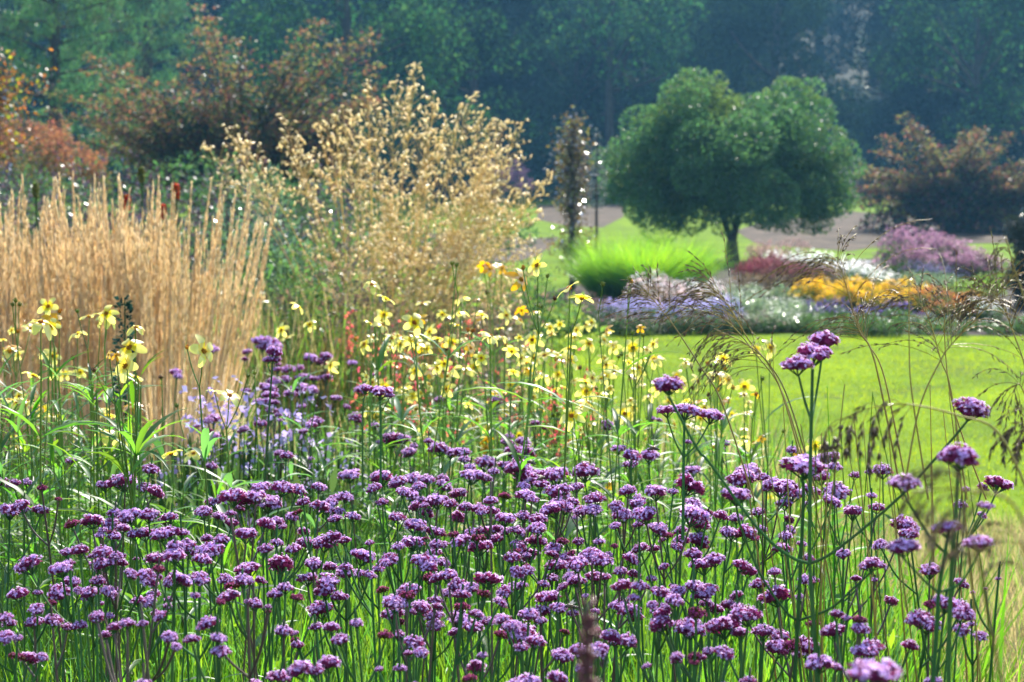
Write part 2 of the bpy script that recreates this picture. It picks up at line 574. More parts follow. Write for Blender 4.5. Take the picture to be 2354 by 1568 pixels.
WG = "trees of the wooded hillside"
WLAB = "shadowed broadleaf tree among the hazy blue-green woods on the hillside"
protos = [wood_tree(13, 9, [wl[0], wl[1]], 13000, 0.22, WLAB, WG, (0, 0, 0)),
          wood_tree(15, 8, [wl[1]], 13000, 0.22, WLAB, WG, (0, 0, 0)),
          wood_tree(11, 9, [wl[0], wl[0], wl[2]], 13000, 0.21, WLAB, WG, (0, 0, 0))]
used = set()
for row, d in enumerate([112, 119, 127, 136, 147, 160]):
    half = 0.29 * d + 4
    n = int(2 * half / 6.3)
    for k in range(n + 1):
        x = -half + 2 * half * k / n + rng.uniform(-1.3, 1.3)
        y = d + rng.uniform(-2.5, 2.5)
        gap = abs((CX + F * x / y) - 1935) < 125 - 18 * row
        if gap and d < 130: continue
        if abs((CX + F * x / y) - 1945) < 55 and d < 142: continue
        i = int(rng.integers(0, 3))
        loc = (x, y, float(ground(x, y)) - 0.2)
        rz, s = rng.uniform(0, 6.28), rng.uniform(0.85, 1.2)
        if i not in used:
            used.add(i)
            o = protos[i]
            o.location = loc; o.rotation_euler = (0, 0, rz); o.scale = (s, s, s)
        else:
            copy_tree(protos[i], loc, rz, s)
# dark understorey along the foot of the woods, nobody could count it
u = MB()
lob = []
for x in np.arange(-42, 43, 1.7):
    px = CX + F * x / 108
    if 1850 < px < 2030: continue
    y = 108 + rng.uniform(-2, 3)
    lob.append(((x, y, ground(x, y) + 1.0), (1.9, 1.6, rng.uniform(1.4, 3.0))))
for k in range(60):
    px = rng.uniform(1780, 2120); d = rng.uniform(114, 146)
    x = (px - CX) / F * d
    z = float(ground(x, d)); py = 430 - (z - H) * F / d
    tpx = np.interp(py, [226, 244, 268, 292, 318], [2015, 2020, 1955, 1915, 1895])
    if abs(px - tpx) < 62: continue
    lob.append(((x, d, z + .7), (1.5, 1.3, rng.uniform(.8, 1.8))))
leafy(u, lob, 46000, 0.22, 0.7, [0, 1], 0.2, 0.6, 5, 0.5)
tag(u.build("undergrowth", [wl[1], wl[0]]), "dark shrubby growth along the foot of the woods", "undergrowth", kind='stuff')

# greener trees nearer, top of the frame
g1 = [leafmat("bright_crown_leaf", (0.03, 0.08, 0.03), (0.055, 0.16, 0.035), 0.4, 0.0, 0.4, 0.5, 0.03), wl[0]]
p = at(800, 150, 84); wood_tree(15, 9.5, g1, 14000, 0.2, "light green broadleaf tree standing before the dark woods behind the golden oat grass", None, (p[0], 84, ground(p[0], 84)), "broadleaf_tree")
p = at(1010, 250, 96); wood_tree(11, 7.5, [g1[0], wl[0], wl[0]], 9000, 0.22, "rounded mid green tree stepping down beside the light green broadleaf tree", None, (p[0], 96, ground(p[0], 96)), "broadleaf_tree")
p = at(1420, 60, 104); wood_tree(15, 9, [wl[0], g1[0]], 8000, 0.25, "tall green tree rising above and behind the slim copper beech", None, (p[0], 106, ground(p[0], 106)), "broadleaf_tree")
p = at(2260, 120, 100); wood_tree(13, 9, [wl[0], wl[0], g1[0]], 9000, 0.24, "broad green tree beside the woodland path, above the bronze shrub", None, (p[0], 102, ground(p[0], 102)), "broadleaf_tree")

# pale sunlit growth by the woodland path
pl = leafmat("pale_sunlit_leaf", (0.30, 0.34, 0.25), (0.44, 0.48, 0.34), 0.45, 0.1, 0.3, 0.4, 0.02)
t = thing("birch_sapling", "slender pale silvery sapling above the woodland path", "tree", at(1975, 215, 124))
b0 = at(1975, 215, 124)
m = MB(); limb(m, (0, 0, -1), (0.1, 0, 4.2), 0.06, 0.02, 0.02); m.build("trunk", M['bark'], t, True)
f = MB(); leafy(f, [((0.05 + rng.normal(0, .1), 0, z), (0.42 - 0.07 * z, 0.4, 0.4)) for z in np.arange(0.8, 4.4, 0.45)], 300, 0.16, 0.6); f.build("crown", pl, t)
t = thing("pale_shrub", "pale sunlit shrub on the bend of the woodland path", "shrub", at(1965, 228, 122))
m = MB(); [limb(m, (0, 0, -0.6), (x, 0, 0.5), 0.04, 0.01, 0.05) for x in (-0.9, 0, 0.9)]; m.build("trunk", M['bark'], t, True)
f = MB(); leafy(f, [((-1.0, 0, 0.3), (0.8, 0.6, 0.35)), ((0.4, 0, 0.5), (1.0, 0.7, 0.4)), ((1.2, 0, 0.2), (0.5, 0.5, 0.3))], 900, 0.17, 0.6); f.build("crown", pl, t)

# ---------------------------------------------------------------- pine, upper corner
needle = leafmat("pine_needle", (0.05, 0.12, 0.05), (0.10, 0.26, 0.07), 0.4, 0.01, 0.35, 0.45, 0.02)
needle2 = leafmat("pine_old_needle", (0.045, 0.07, 0.035), (0.09, 0.14, 0.05), 0.3, 0.01, 0.35, 0.45, 0.03)


def pine(px, d, ht, label):
    p = at(px, 300, d)
    t = thing("pine_tree", label, "tree", (p[0], d, ground(p[0], d)))
    m, f = MB(), MB()
    limb(m, (0, 0, -0.3), (0.2, 0, ht), 0.28, 0.06, 0.01, 10, 8)
    for k in range(46):
        z = ht * (0.2 + 0.78 * k / 46)
        a = k * 2.4
        L = 3.6 * (1.1 - 0.75 * k / 46) * rng.uniform(0.75, 1.15)
        tip = np.array([math.cos(a) * L, math.sin(a) * L, z + 0.12 * L + rng.uniform(-.3, .4)])
        P = limb(m, (0, 0, z), tip, 0.05, 0.012, 0.05, 7, 4)
        for q in P[2:]:
            for e in range(3):
                c = q + rng.normal(0, 0.24, 3) + np.array([0, 0, 0.1])
                n = 34
                D = norm(rand_dirs(n) + np.array([0, 0, 0.7]) + norm(tip)[None] * 0.5)
                leaf_quads(f, c + rng.normal(0, 0.13, (n, 3)), D, rand_dirs(n), rng.uniform(0.12, 0.24, n), 0.035, int(rng.random() < 0.3))
    m.build("trunk", M['bark'], t, True)
    f.build("crown", [needle, needle2], t)


pine(120, 58, 10.5, "big soft-needled pine behind the copper beech and orange maple")
pine(330, 74, 12.5, "farther pine rising between the big pine and the bronze shrub's top")

# ---------------------------------------------------------------- the round evergreen on the lawn
ev = [leafmat("evergreen_leaf", (0.048, 0.105, 0.042), (0.15, 0.35, 0.085), 0.34, 0.025, 0.4, 0.4, 0.02),
      leafmat("evergreen_young_and_lit_leaf", (0.075, 0.125, 0.03), (0.20, 0.32, 0.06), 0.36, 0.02, 0.4, 0.3, 0.02)]
TD = 45.0
base = on_ground(1683, 601)
TD = base[1]
t = thing("evergreen_tree", "round-headed evergreen tree with a forked dark trunk on the sunny lawn", "tree", base)
s_ = TD / F
lob_px = [(1600, 275, 95, 0), (1690, 318, 80, -.4), (1805, 262, 82, .2), (1500, 345, 90, .2), (1447, 400, 66, -.1), (1425, 440, 42, 0), (1500, 470, 60, -.3), (1650, 485, 50, -.6), (1610, 380, 120, -.7), (1740, 380, 120, -.8), (1855, 335, 75, .1), (1880, 420, 80, -.2),
          (1922, 385, 50, .1), (1900, 350, 50, 0), (1915, 455, 50, .1), (1545, 440, 85, -.4), (1690, 440, 80, -.9), (1815, 455, 70, -.3), (1470, 450, 48, .1), (1545, 485, 36, -.2), (1775, 490, 38, -.4), (1850, 485, 48, 0),
          (1600, 320, 120, 1.0), (1780, 340, 120, 1.0), (1690, 400, 130, 1.3), (1540, 420, 80, 1.0), (1850, 420, 80, 1.0)]
lobes, young = [], []
for x, y, r, dy in lob_px:
    c = at(x, y, TD) - base
    c[1] += dy
    lobes.append((c, np.array([r, r * 0.95, r * 0.92]) * s_))
f = MB()
leafy(f, lobes, 90000, 0.08, 0.5, 0, -0.15, 0.88, 8, 0.44, .18)
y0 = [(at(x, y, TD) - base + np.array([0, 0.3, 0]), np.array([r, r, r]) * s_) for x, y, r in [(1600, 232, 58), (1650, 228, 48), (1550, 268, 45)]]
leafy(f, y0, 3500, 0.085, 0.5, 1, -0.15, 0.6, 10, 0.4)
leafy(f, [(at(1680, 365, TD) - base + np.array([0, .3, 0]), np.array([205, 130, 110]) * s_)], 7000, 0.12, 0.7, 0, 0, 0.5)
for c, r in lobes:  # paler bunches on the upper lobes: sunlit highlights put into the leaf colour
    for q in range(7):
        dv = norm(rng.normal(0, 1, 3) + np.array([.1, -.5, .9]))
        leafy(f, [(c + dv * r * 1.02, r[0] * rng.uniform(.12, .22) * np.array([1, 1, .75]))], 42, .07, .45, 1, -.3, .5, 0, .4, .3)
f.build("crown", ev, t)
m = MB()
fork = at(1683, 555, TD) - base
tube(m, spline([(0, 0, -0.15), (0.01, 0, 0.05), fork * np.array([1, 1, .55]), fork], 12), np.linspace(0.20, 0.135, 13)[:len(spline([(0, 0, -0.15), (0.01, 0, 0.05), fork * .5, fork], 12))], 9)
for tip, r in (((1655, 480), .085), ((1705, 470), .10)):
    e = at(*tip, TD) - base
    P = limb(m, fork - np.array([0, 0, .06]), e, r, r * 0.75, 0.03, 7, 8)
    for k in range(7):
        c = lobes[int(rng.integers(0, len(lobes)))][0]
        limb(m, e, c, 0.05, 0.012, 0.06, 6, 5)
m.build("trunk", M['bark'], t, True)

# ---------------------------------------------------------------- bronze spreading shrubs
rust = [leafmat("rust_leaf", (0.17, 0.085, 0.045), (0.34, 0.16, 0.075), 0.42, 0.012, 0.35, 0.45, 0.03),
        leafmat("olive_leaf", (0.10, 0.11, 0.04), (0.24, 0.25, 0.06), 0.42, 0.012, 0.35, 0.45, 0.04),
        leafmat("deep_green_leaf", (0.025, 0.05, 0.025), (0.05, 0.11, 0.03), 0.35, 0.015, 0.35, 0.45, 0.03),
        leafmat("plum_leaf", (0.10, 0.045, 0.045), (0.2, 0.07, 0.06), 0.35, 0.02, 0.35, 0.4, 0.03)]


def bronze_shrub(px, py_base, d, tips, fill, label, size=0.075, dens=1.0):
    b = at(px, py_base, d); b[2] = ground(b[0], d)
    t = thing("bronze_shrub", label, "shrub", b)
    m, f = MB(), MB()
    allt = [(x, y, rng.uniform(-1.2, 0.8), 1.0) for x, y in tips]
    for (x0, y0, x1, y1, n) in fill:
        for k in range(n): allt.append((rng.uniform(x0, x1), rng.uniform(y0, y1), rng.uniform(-1.6, 1.2), 0.75))
    for x, y, dy, w in allt:
        e = at(x, y, d) - b
        e[1] += dy
        L = np.linalg.norm(e)
        mid = e * np.array([0.35, 0.35, 0.5]) + np.array([0, 0, 0.12 * L])
        P = spline([np.array([rng.normal(0, .15), rng.normal(0, .15), -0.1]), mid, e], 16)
        tube(m, P, np.linspace(0.045, 0.008, len(P)), 5)
        k0 = len(P) // 3
        for i in range(k0, len(P)):
            tt = (i - k0) / (len(P) - k0)
            n = int((34 - 12 * tt) * dens)
            c = P[i] + rng.normal(0, 0.24 - 0.13 * tt, (n, 3)) * np.array([1.15, 1, 0.42])
            D = norm(rng.normal(0, 1, (n, 3)) * np.array([1, 1, .5]) + norm(e)[None] * 0.4)
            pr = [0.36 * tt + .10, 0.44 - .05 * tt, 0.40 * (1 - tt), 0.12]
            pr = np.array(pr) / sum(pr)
            s = size * rng.uniform(0.7, 1.4, n)
            leaf_quads(f, c, D, norm(rng.normal(0, .6, (n, 3)) + np.array([0, 0, 1.0])), s, s * 0.65, rng.choice(4, n, p=pr))
    # shaded inner mass
    cx = np.mean([q[0] for q in allt]); 
    m.build("trunk", M['bark'], t, True)
    return t, f, b


tips = [(447, 15), (500, 60), (560, 100), (740, 62), (860, 100), (835, 82), (872, 158), (870, 205), (780, 110), (700, 80), (200, 130), (228, 172), (300, 160), (110, 210), (150, 260), (460, 80), (430, 150), (395, 190), (640, 150), (560, 180), (700, 170), (330, 230), (250, 280), (820, 250), (850, 240)]
t, f, b = bronze_shrub(560, 470, 40, tips, [(200, 220, 860, 330, 46), (230, 320, 850, 420, 44)], "large spreading bronze-red shrub with long arching boughs behind the golden oat grass", 0.08, 1.7)
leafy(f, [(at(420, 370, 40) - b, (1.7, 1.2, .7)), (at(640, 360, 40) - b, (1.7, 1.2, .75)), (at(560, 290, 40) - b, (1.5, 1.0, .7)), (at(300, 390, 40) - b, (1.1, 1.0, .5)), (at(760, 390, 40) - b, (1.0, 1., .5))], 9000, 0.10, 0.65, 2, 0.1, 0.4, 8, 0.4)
f.build("crown", rust, t)
tips = [(2080, 268), (2100, 300), (2040, 315), (2010, 350), (2225, 305), (2250, 300), (2330, 310), (2230, 310), (2390, 360), (2180, 350), (2130, 340), (1985, 385), (1975, 405), (1965, 435), (2350, 380), (2280, 350), (2420, 400)]
t, f, b = bronze_shrub(2200, 530, 62, tips, [(1985, 380, 2460, 430, 30), (2000, 420, 2470, 500, 26)], "spreading bronze shrub at the edge of the woods, beside the evergreen tree", 0.105, 1.6)
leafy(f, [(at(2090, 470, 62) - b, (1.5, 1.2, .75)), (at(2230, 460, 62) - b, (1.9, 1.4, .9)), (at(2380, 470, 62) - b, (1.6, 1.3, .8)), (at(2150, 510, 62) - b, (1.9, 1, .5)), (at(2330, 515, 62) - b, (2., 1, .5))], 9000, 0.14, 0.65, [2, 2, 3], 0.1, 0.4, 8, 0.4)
f.build("crown", rust, t)

# orange maple
orange = [leafmat("orange_maple_leaf", (0.33, 0.135, 0.07), (0.5, 0.21, 0.09), 0.42, 0.01, 0.35, 0.4, 0.03), rust[0], rust[1]]
b = at(70, 480, 36); b[2] = 0
t = thing("orange_maple", "low domed orange-red maple in front of the pine", "tree", b)
m = MB(); [limb(m, (0, 0, -.1), at(x, y, 36) - b, .06, .01, .05) for x, y in ((20, 330), (90, 320), (150, 350), (200, 370), (-40, 340))]
m.build("trunk", M['bark'], t, True)
f = MB()
leafy(f, [(at(40, 320, 36) - b, (.75, .8, .38)), (at(120, 335, 36) - b, (.6, .7, .32)), (at(-60, 330, 36) - b, (.8, .8, .4)), (at(170, 370, 36) - b, (.5, .6, .3))], 7000, .06, .5, [0, 0, 1], .2, .5, 9, .4)
leafy(f, [(at(60, 395, 36) - b, (.9, .8, .4)), (at(180, 415, 36) - b, (.6, .6, .3)), (at(-60, 400, 36) - b, (.8, .8, .4))], 4500, .06, .5, [1, 2, 2], .2, .5, 9, .4)
f.build("crown", orange, t)

# copper beech, mostly outside the frame
cop = [leafmat("copper_leaf", (0.13, 0.058, 0.016), (0.50, 0.20, 0.015), 0.48, 0.09, 0.25, 0.4, 0.02), leafmat("copper_dark_leaf", (0.06, 0.035, 0.02), (0.2, 0.1, 0.02), 0.4, 0.10, 0.25, 0.4, 0.02),
       leafmat("copper_green_leaf", (0.14, 0.16, 0.02), (0.4, 0.42, 0.02), 0.5, 0.06, 0.25, 0.3, 0.02)]


def beech(loc, crown, label, name, trunk_top, n_sub, leaf=0.06):
    t = thing(name, label, "tree", loc)
    m, f = MB(), MB()
    P = limb(m, (0, 0, -.1), trunk_top, .06, .02, .02, 10, 6)
    for c, r, n in crown:
        c = np.asarray(c, float)
        r = np.broadcast_to(r, (3,)).astype(float)
        for k in range(n):
            e = c + rand_dirs(1)[0] * r * rng.uniform(.5, 1.0)
            a = P[int(np.clip(np.argmin(np.abs(P[:, 2] - e[2])) - 1, 0, len(P) - 1))]
            B = limb(m, a, e, .012, .003, .06, 6, 4)
            for q in B[2:]:
                q2 = q + rng.normal(0, leaf * 1.6, (n_sub, 3))
                s = leaf * rng.uniform(.7, 1.3, n_sub)
                leaf_quads(f, q2, norm(rng.normal(0, 1, (n_sub, 3)) + np.array([0, 0, -.2])), norm(rng.normal(0, .9, (n_sub, 3)) + np.array([0, -.3, .6])), s, s * .65, rng.choice(3, n_sub, p=[.45, .37, .18]))
    m.build("trunk", M['bark'], t, True)
    f.build("crown", cop, t)


b = at(-170, 560, 22); b[2] = 0
q = at(-60, 235, 22) - b
beech(b, [(q, (.62, .8, .62), 60), (q + np.array([.45, 0, .25]), (.42, .5, .2), 26), (q + np.array([.35, 0, -.25]), (.25, .5, .45), 20), (q + np.array([-.6, 0, .1]), (.8, .8, .8), 50)], "copper beech with glossy orange-brown leaves at the frame's edge by the pine", "copper_beech", (0, 0, 3.2), 9)
b = on_ground(1315, 668)
k = b[1] / F
cr = [((0, 0, (668 - y) * k), (w * k, w * k, 34 * k), n) for y, w, n in ((300, 26, 12), (345, 42, 22), (390, 46, 24), (430, 42, 20), (475, 30, 14), (520, 22, 9), (560, 24, 8), (600, 26, 7))]
cr += [((-45 * k, 0, (668 - 555) * k), (25 * k, .1, 16 * k), 5), ((52 * k, 0, (668 - 548) * k), (10 * k, .1, 16 * k), 3)]
cop = [leafmat("bronze_leaf", (0.09, 0.065, 0.035), (0.30, 0.19, 0.05), 0.4, 0.10, 0.25, 0.4, 0.02), leafmat("bronze_dark_leaf", (0.05, 0.04, 0.03), (0.14, 0.10, 0.04), 0.4, 0.14, 0.2, 0.4, 0.02), leafmat("bronze_olive_leaf", (0.10, 0.11, 0.03), (0.26, 0.27, 0.05), 0.45, 0.08, 0.25, 0.3, 0.02)]
beech(b, cr, "slim columnar copper beech between the golden oat grass and the evergreen tree", "columnar_beech", (0, 0, (668 - 275) * k), 8, .06)
b = on_ground(1372, 640)
k = b[1] / F
cr = [((0, 0, (640 - y) * k), (w * k, w * k, 30 * k), n) for y, w, n in ((330, 8, 5), (370, 14, 7), (410, 20, 8), (450, 18, 7))]
t = thing("columnar_birch", "thin grey-leaved columnar young tree just behind the columnar copper beech", "tree", b)
m = MB(); limb(m, (0, 0, -.1), (0, 0, 330 * k), .04, .012, .01); m.build("trunk", M['bark'], t, True)
f = MB(); leafy(f, [(c, r) for c, r, n in cr], 600, .05, .6); f.build("crown", leafmat("grey_leaf", (.10, .11, .11), (.14, .17, .15), .35, .05, .3, .4, .02), t)

# dark yew at the frame's edge
b = on_ground(2350, 705)
k = b[1] / F
t = thing("yew_column", "dark upright yew with glinting leaves at the end of the flower bed", "shrub", b)
m = MB(); limb(m, (0, 0, -.1), (0, 0, 180 * k), .05, .02, .02); m.build("trunk", M['bark'], t, True)
f = MB(); leafy(f, [((0, 0, 160 * k), (34 * k, .3, 60 * k)), ((6 * k, 0, 90 * k), (52 * k, .35, 80 * k)), ((0, 0, 40 * k), (50 * k, .3, 50 * k))], 11000, .06, .4, 0, 0, .5, 10, .4)
f.build("crown", leafmat("yew_leaf", (.02, .035, .022), (.03, .05, .02), .2, .06, .25, .4, .02), t)

# ================================================================ far flower bed and middle distance
def fmat(name, c, tr=None, **k):
    return leafmat(name, c, tr or tuple(min(.92, q * 1.35) for q in c), k.pop('tfac', 0.5), k.pop('gloss', 0.01), 0.4, k.pop('var', 0.35), k.pop('hue', 0.03))


LF = dict(mid=leafmat("bed_leaf", (.06, .115, .04), (.13, .25, .05), .42, .015, .3, .4, .03),
          grey=leafmat("bed_grey_leaf", (.16, .22, .12), (.28, .40, .18), .45, .04, .3, .4, .03),
          dark=leafmat("bed_dark_leaf", (.035, .075, .035), (.09, .20, .05), .4, .02, .35, .4, .03),
          lime=leafmat("bed_lime_leaf", (.13, .20, .035), (.26, .40, .05), .5, .01, .35, .3, .03),
          brown=leafmat("bed_brown_leaf", (.15, .12, .08), (.28, .20, .11), .4, .02, .35, .4, .03))


def clump_proto(name, cat, w, h, leaf, bloss, style, n_leaf=420, n_fl=150, fsize=.03):
    """a perennial: leafy stems below, flowers above"""
    t = thing(name, None, cat)
    f = MB()
    a = rng.uniform(0, 6.28, n_leaf)
    z = h * rng.beta(1.4, 1.5, n_leaf) * .92
    r = w * .5 * np.sqrt(rng.random(n_leaf)) * (0.65 + .45 * z / h)
    z = np.minimum(z, h * (1.03 - .62 * (r / (w * .5)) ** 2)) * rng.uniform(.85, 1.0, n_leaf)
    P = np.column_stack([np.cos(a) * r, np.sin(a) * r, z])
    s = rng.uniform(.03, .085, n_leaf) * (h / .6) ** .5
    leaf_quads(f, P, norm(rng.normal(0, .6, (n_leaf, 3)) + np.array([0, 0, .8])), rand_dirs(n_leaf), s, s * .38)
    k = 26
    aa, rr = rng.uniform(0, 6.28, k), w * .5 * np.sqrt(rng.random(k))
    A = np.column_stack([np.cos(aa) * rr * .5, np.sin(aa) * rr * .5, np.zeros(k)])
    B = np.column_stack([np.cos(aa) * rr, np.sin(aa) * rr, h * rng.uniform(.75, .97, k)])
    tubes(f, A, B, .004, .002)
    f.build("foliage", LF[leaf], t)
    if bloss:
        b = MB()
        a = rng.uniform(0, 6.28, n_fl)
        r = w * .52 * np.sqrt(rng.random(n_fl))
        top = h * (1.04 - (.22 if style in ('spike', 'plume') else .58) * (r / (w * .5)) ** 2)
        if style == 'spike':
            P = np.column_stack([np.cos(a) * r, np.sin(a) * r, top * rng.uniform(.82, 1.12, n_fl)])
            spindles(b, P, rng.normal(0, .12, (n_fl, 3)) + np.array([0, 0, 1.]), rng.uniform(.06, .13, n_fl), rng.uniform(.008, .013, n_fl), rng.integers(0, len(bloss), n_fl))
        elif style == 'plume':
            P = np.column_stack([np.cos(a) * r, np.sin(a) * r, top * rng.uniform(.72, 1.08, n_fl)])
            spindles(b, P, rng.normal(0, .35, (n_fl, 3)) + np.array([0, 0, 1.]), rng.uniform(.05, .12, n_fl), rng.uniform(.006, .01, n_fl), rng.integers(0, len(bloss), n_fl))
        else:
            P = np.column_stack([np.cos(a) * r, np.sin(a) * r, top * (1 + rng.normal(0, .09, n_fl))])
            m = 5 if style == 'head' else 3
            PP = np.repeat(P, m, 0) + rng.normal(0, fsize * .55, (n_fl * m, 3)) * np.array([1, 1, .5])
            s = fsize * rng.uniform(.7, 1.3, len(PP))
            leaf_quads(b, PP, norm(rng.normal(0, 1, (len(PP), 3)) * np.array([1, 1, .4])), norm(rng.normal(0, .5, (len(PP), 3)) + np.array([0, -.2, 1.])), s, s * .85, np.repeat(rng.integers(0, len(bloss), n_fl), m))
        b.build("blossom", bloss, t)
    return t


def drift(name, cat, label, group, spots, w, h, leaf, bloss, style, **k):
    """spots: (photo x, photo y of the TOP, distance); each clump stands on the ground and reaches that height"""
    pr = [clump_proto(name, cat, w, h, leaf, bloss, style, **k) for _ in range(2)]
    for i, (px, py, d) in enumerate(spots):
        p = at(px, py, d)
        g = float(ground(p[0], d))
        s = (p[2] - g) / h
        if i < 2:
            o = pr[i]
            o.location = (p[0], d, g); o.scale = (max(s, .8), max(s, .8), s)
        else:
            o = copy_tree(pr[i % 2], (p[0], d, g), rng.uniform(0, 6.28))
            o.scale = (max(s, .8), max(s, .8), s)
        tag(o, label, cat, group)


def spread(x0, x1, y0, y1, d0, d1, n):
    out = []
    for k in range(n):
        u = (k + .5) / n
        out.append((x0 + (x1 - x0) * u + rng.uniform(-.5, .5) * (x1 - x0) / n, y0 + (y1 - y0) * u + rng.uniform(-13, 13), rng.uniform(d0, d1)))
    return out


lil = [fmat("aster_blue", (.30, .26, .52)), fmat("aster_pale", (.44, .40, .66))]
drift("aster_clump", "aster", "lavender-blue aster in the drift at the front edge of the far bed", "lavender-blue asters", spread(1390, 1690, 706, 692, 23.2, 24.4, 16) + spread(1420, 1680, 690, 684, 24.4, 25, 8), .5, .5, 'mid', lil, 'head', n_fl=120, fsize=.024)
whi = [fmat("white_petal", (.78, .72, .68)), fmat("blush_petal", (.7, .5, .48))]
drift("gaura_clump", "gaura", "airy pinkish-white flowering plant behind the lavender-blue asters", "pinkish-white airy flowers", spread(1460, 1650, 640, 652, 25.5, 27, 9), .6, .6, 'brown', whi, 'open', n_leaf=260, n_fl=70, fsize=.04)
red = [fmat("red_plume", (.34, .08, .10)), fmat("rose_plume", (.40, .16, .17)), fmat("dusky_plume", (.27, .13, .12))]
drift("persicaria_clump", "persicaria", "crimson-red flower clump below the evergreen tree's trunk", "crimson flower clumps", spread(1705, 1790, 606, 610, 31, 33.5, 7), .7, .6, 'brown', red[:2], 'spike', n_fl=130)
drift("astilbe_clump", "astilbe", "dusky rose plumed clump between the crimson clumps and the yellow drift", "dusky rose plumes", spread(1765, 1910, 606, 622, 30, 32, 9), .7, .6, 'brown', red[1:], 'plume', n_fl=150)
drift("phlox_clump", "phlox", "bright white phlox in the long drift behind the yellow flowers", "white phlox", spread(1770, 1900, 582, 592, 35, 38, 10) + spread(1880, 2060, 592, 624, 33, 35.5, 13) + spread(1900, 2050, 610, 628, 32, 33, 8), .7, .65, 'mid', [fmat("phlox_white", (.82, .82, .78), gloss=.1)], 'head', n_fl=38, fsize=.042)
drift("pink_grass", "grass", "pale pink feathery grass beside the white phlox", "pale pink feathery grasses", spread(1735, 1830, 572, 570, 37, 39, 5), .7, .6, 'brown', [fmat("pink_feather", (.58, .42, .38))], 'plume', n_fl=160)
yel = [fmat("rudbeckia_yellow", (.80, .52, .01), hue=.01), fmat("rudbeckia_gold", (.78, .42, .01), hue=.01)]
drift("rudbeckia_clump", "rudbeckia", "golden yellow flower clump in the bright band across the bed", "golden yellow flowers", spread(1835, 2135, 646, 660, 27, 28.5, 20) + spread(1900, 2110, 664, 672, 26.4, 27, 9), .5, .55, 'mid', yel, 'head', n_fl=105, fsize=.031)
ora = [fmat("helenium_orange", (.50, .13, .03)), fmat("helenium_rust", (.38, .06, .02)), fmat("helenium_amber", (.50, .24, .03))]
drift("helenium_clump", "helenium", "rusty orange flower clump at the end of the yellow band", "rusty orange flowers", spread(2095, 2240, 668, 682, 26, 28, 10) + spread(2150, 2240, 690, 700, 25, 26, 4), .5, .55, 'mid', ora, 'open', n_fl=110, fsize=.032)
pur = [fmat("salvia_purple", (.24, .17, .36)), fmat("salvia_violet", (.32, .25, .46))]
drift("purple_salvia", "salvia", "violet spiked salvia below the yellow band at the bed's front edge", "violet salvias", spread(1860, 2110, 704, 712, 23.5, 25, 12), .45, .42, 'mid', pur, 'spike', n_fl=38)
drift("silver_clump", "perennial", "grey-green leafy plant in the middle of the far bed", "grey-green leafy plants", spread(1640, 1860, 668, 690, 24.5, 27, 14) + spread(1690, 1860, 712, 716, 23, 24, 8) + spread(1560, 1840, 640, 650, 28, 30, 8), .55, .5, 'grey', [fmat("tiny_white", (.55, .55, .5), gloss=.1)], 'open', n_fl=26, fsize=.02)
mau = [fmat("mauve_head", (.27, .13, .20)), fmat("mauve_pale", (.36, .20, .29))]
drift("joe_pye_weed", "joe-pye weed", "tall mauve-headed plant in the sloping mound before the bronze shrub", "mauve-headed mound", spread(2060, 2160, 540, 548, 37, 40, 7) + spread(2150, 2290, 552, 588, 36, 38, 9) + spread(2080, 2270, 570, 600, 35, 36, 6), .9, 1.0, 'mid', mau, 'head', n_leaf=620, n_fl=150, fsize=.055)
drift("joe_pye_weed", "joe-pye weed", "far mauve-topped mound glimpsed past the golden oat grass", "far mauve mound", spread(1110, 1200, 392, 392, 92, 94, 4), 1.7, 2.0, 'dark', mau, 'head', n_leaf=900, n_fl=130, fsize=.14)
drift("nepeta_clump", "catmint", "hazy lilac-blue clump below the mauve-headed mound", "lilac-blue clumps", spread(2090, 2210, 618, 628, 31.5, 33.5, 7), .7, .55, 'grey', [fmat('catmint_haze', (.30, .28, .40))], 'spike', n_fl=36)
drift("lime_clump", "perennial", "yellow-green leafy mound at the end of the far bed", "yellow-green mounds", spread(2190, 2290, 634, 640, 30, 32, 5) + spread(2260, 2340, 615, 612, 33, 34, 3), .7, .6, 'lime', None, 'open')
drift("low_perennial", "perennial", "low mid-green plant along the bed's lawn edge, beneath the orange flowers", "low green edging plants", spread(1760, 2400, 724, 726, 22.4, 23.4, 24), .55, .4, 'mid', [fmat("small_white", (.6, .6, .55))], 'open', n_fl=8, fsize=.03)
drift("white_perennial", "perennial", "small white-flowered clump beside the rusty orange flowers", "small white clumps", spread(2225, 2300, 694, 700, 25, 25.6, 4), .5, .5, 'mid', [whi[0]], 'open', n_fl=60, fsize=.04)
drift("sedum_clump", "perennial", "dusky dark-green plant at the bed's end behind the yellow flowers", "dusky dark-green plants", spread(1130, 1400, 668, 690, 23, 26, 18) + spread(1120, 1400, 712, 720, 22.4, 23.2, 14) + spread(1400, 1780, 722, 726, 22.5, 23.0, 16), .6, .5, 'dark', [fmat("dusky_pink", (.22, .12, .12))], 'open', n_fl=50, fsize=.03)

# bright green grass mound
def fountain(name, label, cat, loc, n, ln, wd, mats, spreadr, lean, curve, group=None, part="foliage"):
    t = thing(name, label, cat, loc, group)
    m = MB()
    a = rng.uniform(0, 6.28, n)
    r = spreadr * np.sqrt(rng.random(n))
    b = np.column_stack([np.cos(a) * r, np.sin(a) * r, np.zeros(n)])
    blades(m, b, a + rng.normal(0, .5, n), rng.uniform(0, lean, n), ln * rng.uniform(.6, 1.1, n), wd, rng.uniform(curve * .3, curve, n), rng.integers(0, len(mats), n), 4)
    m.build(part, mats, t)
    return t


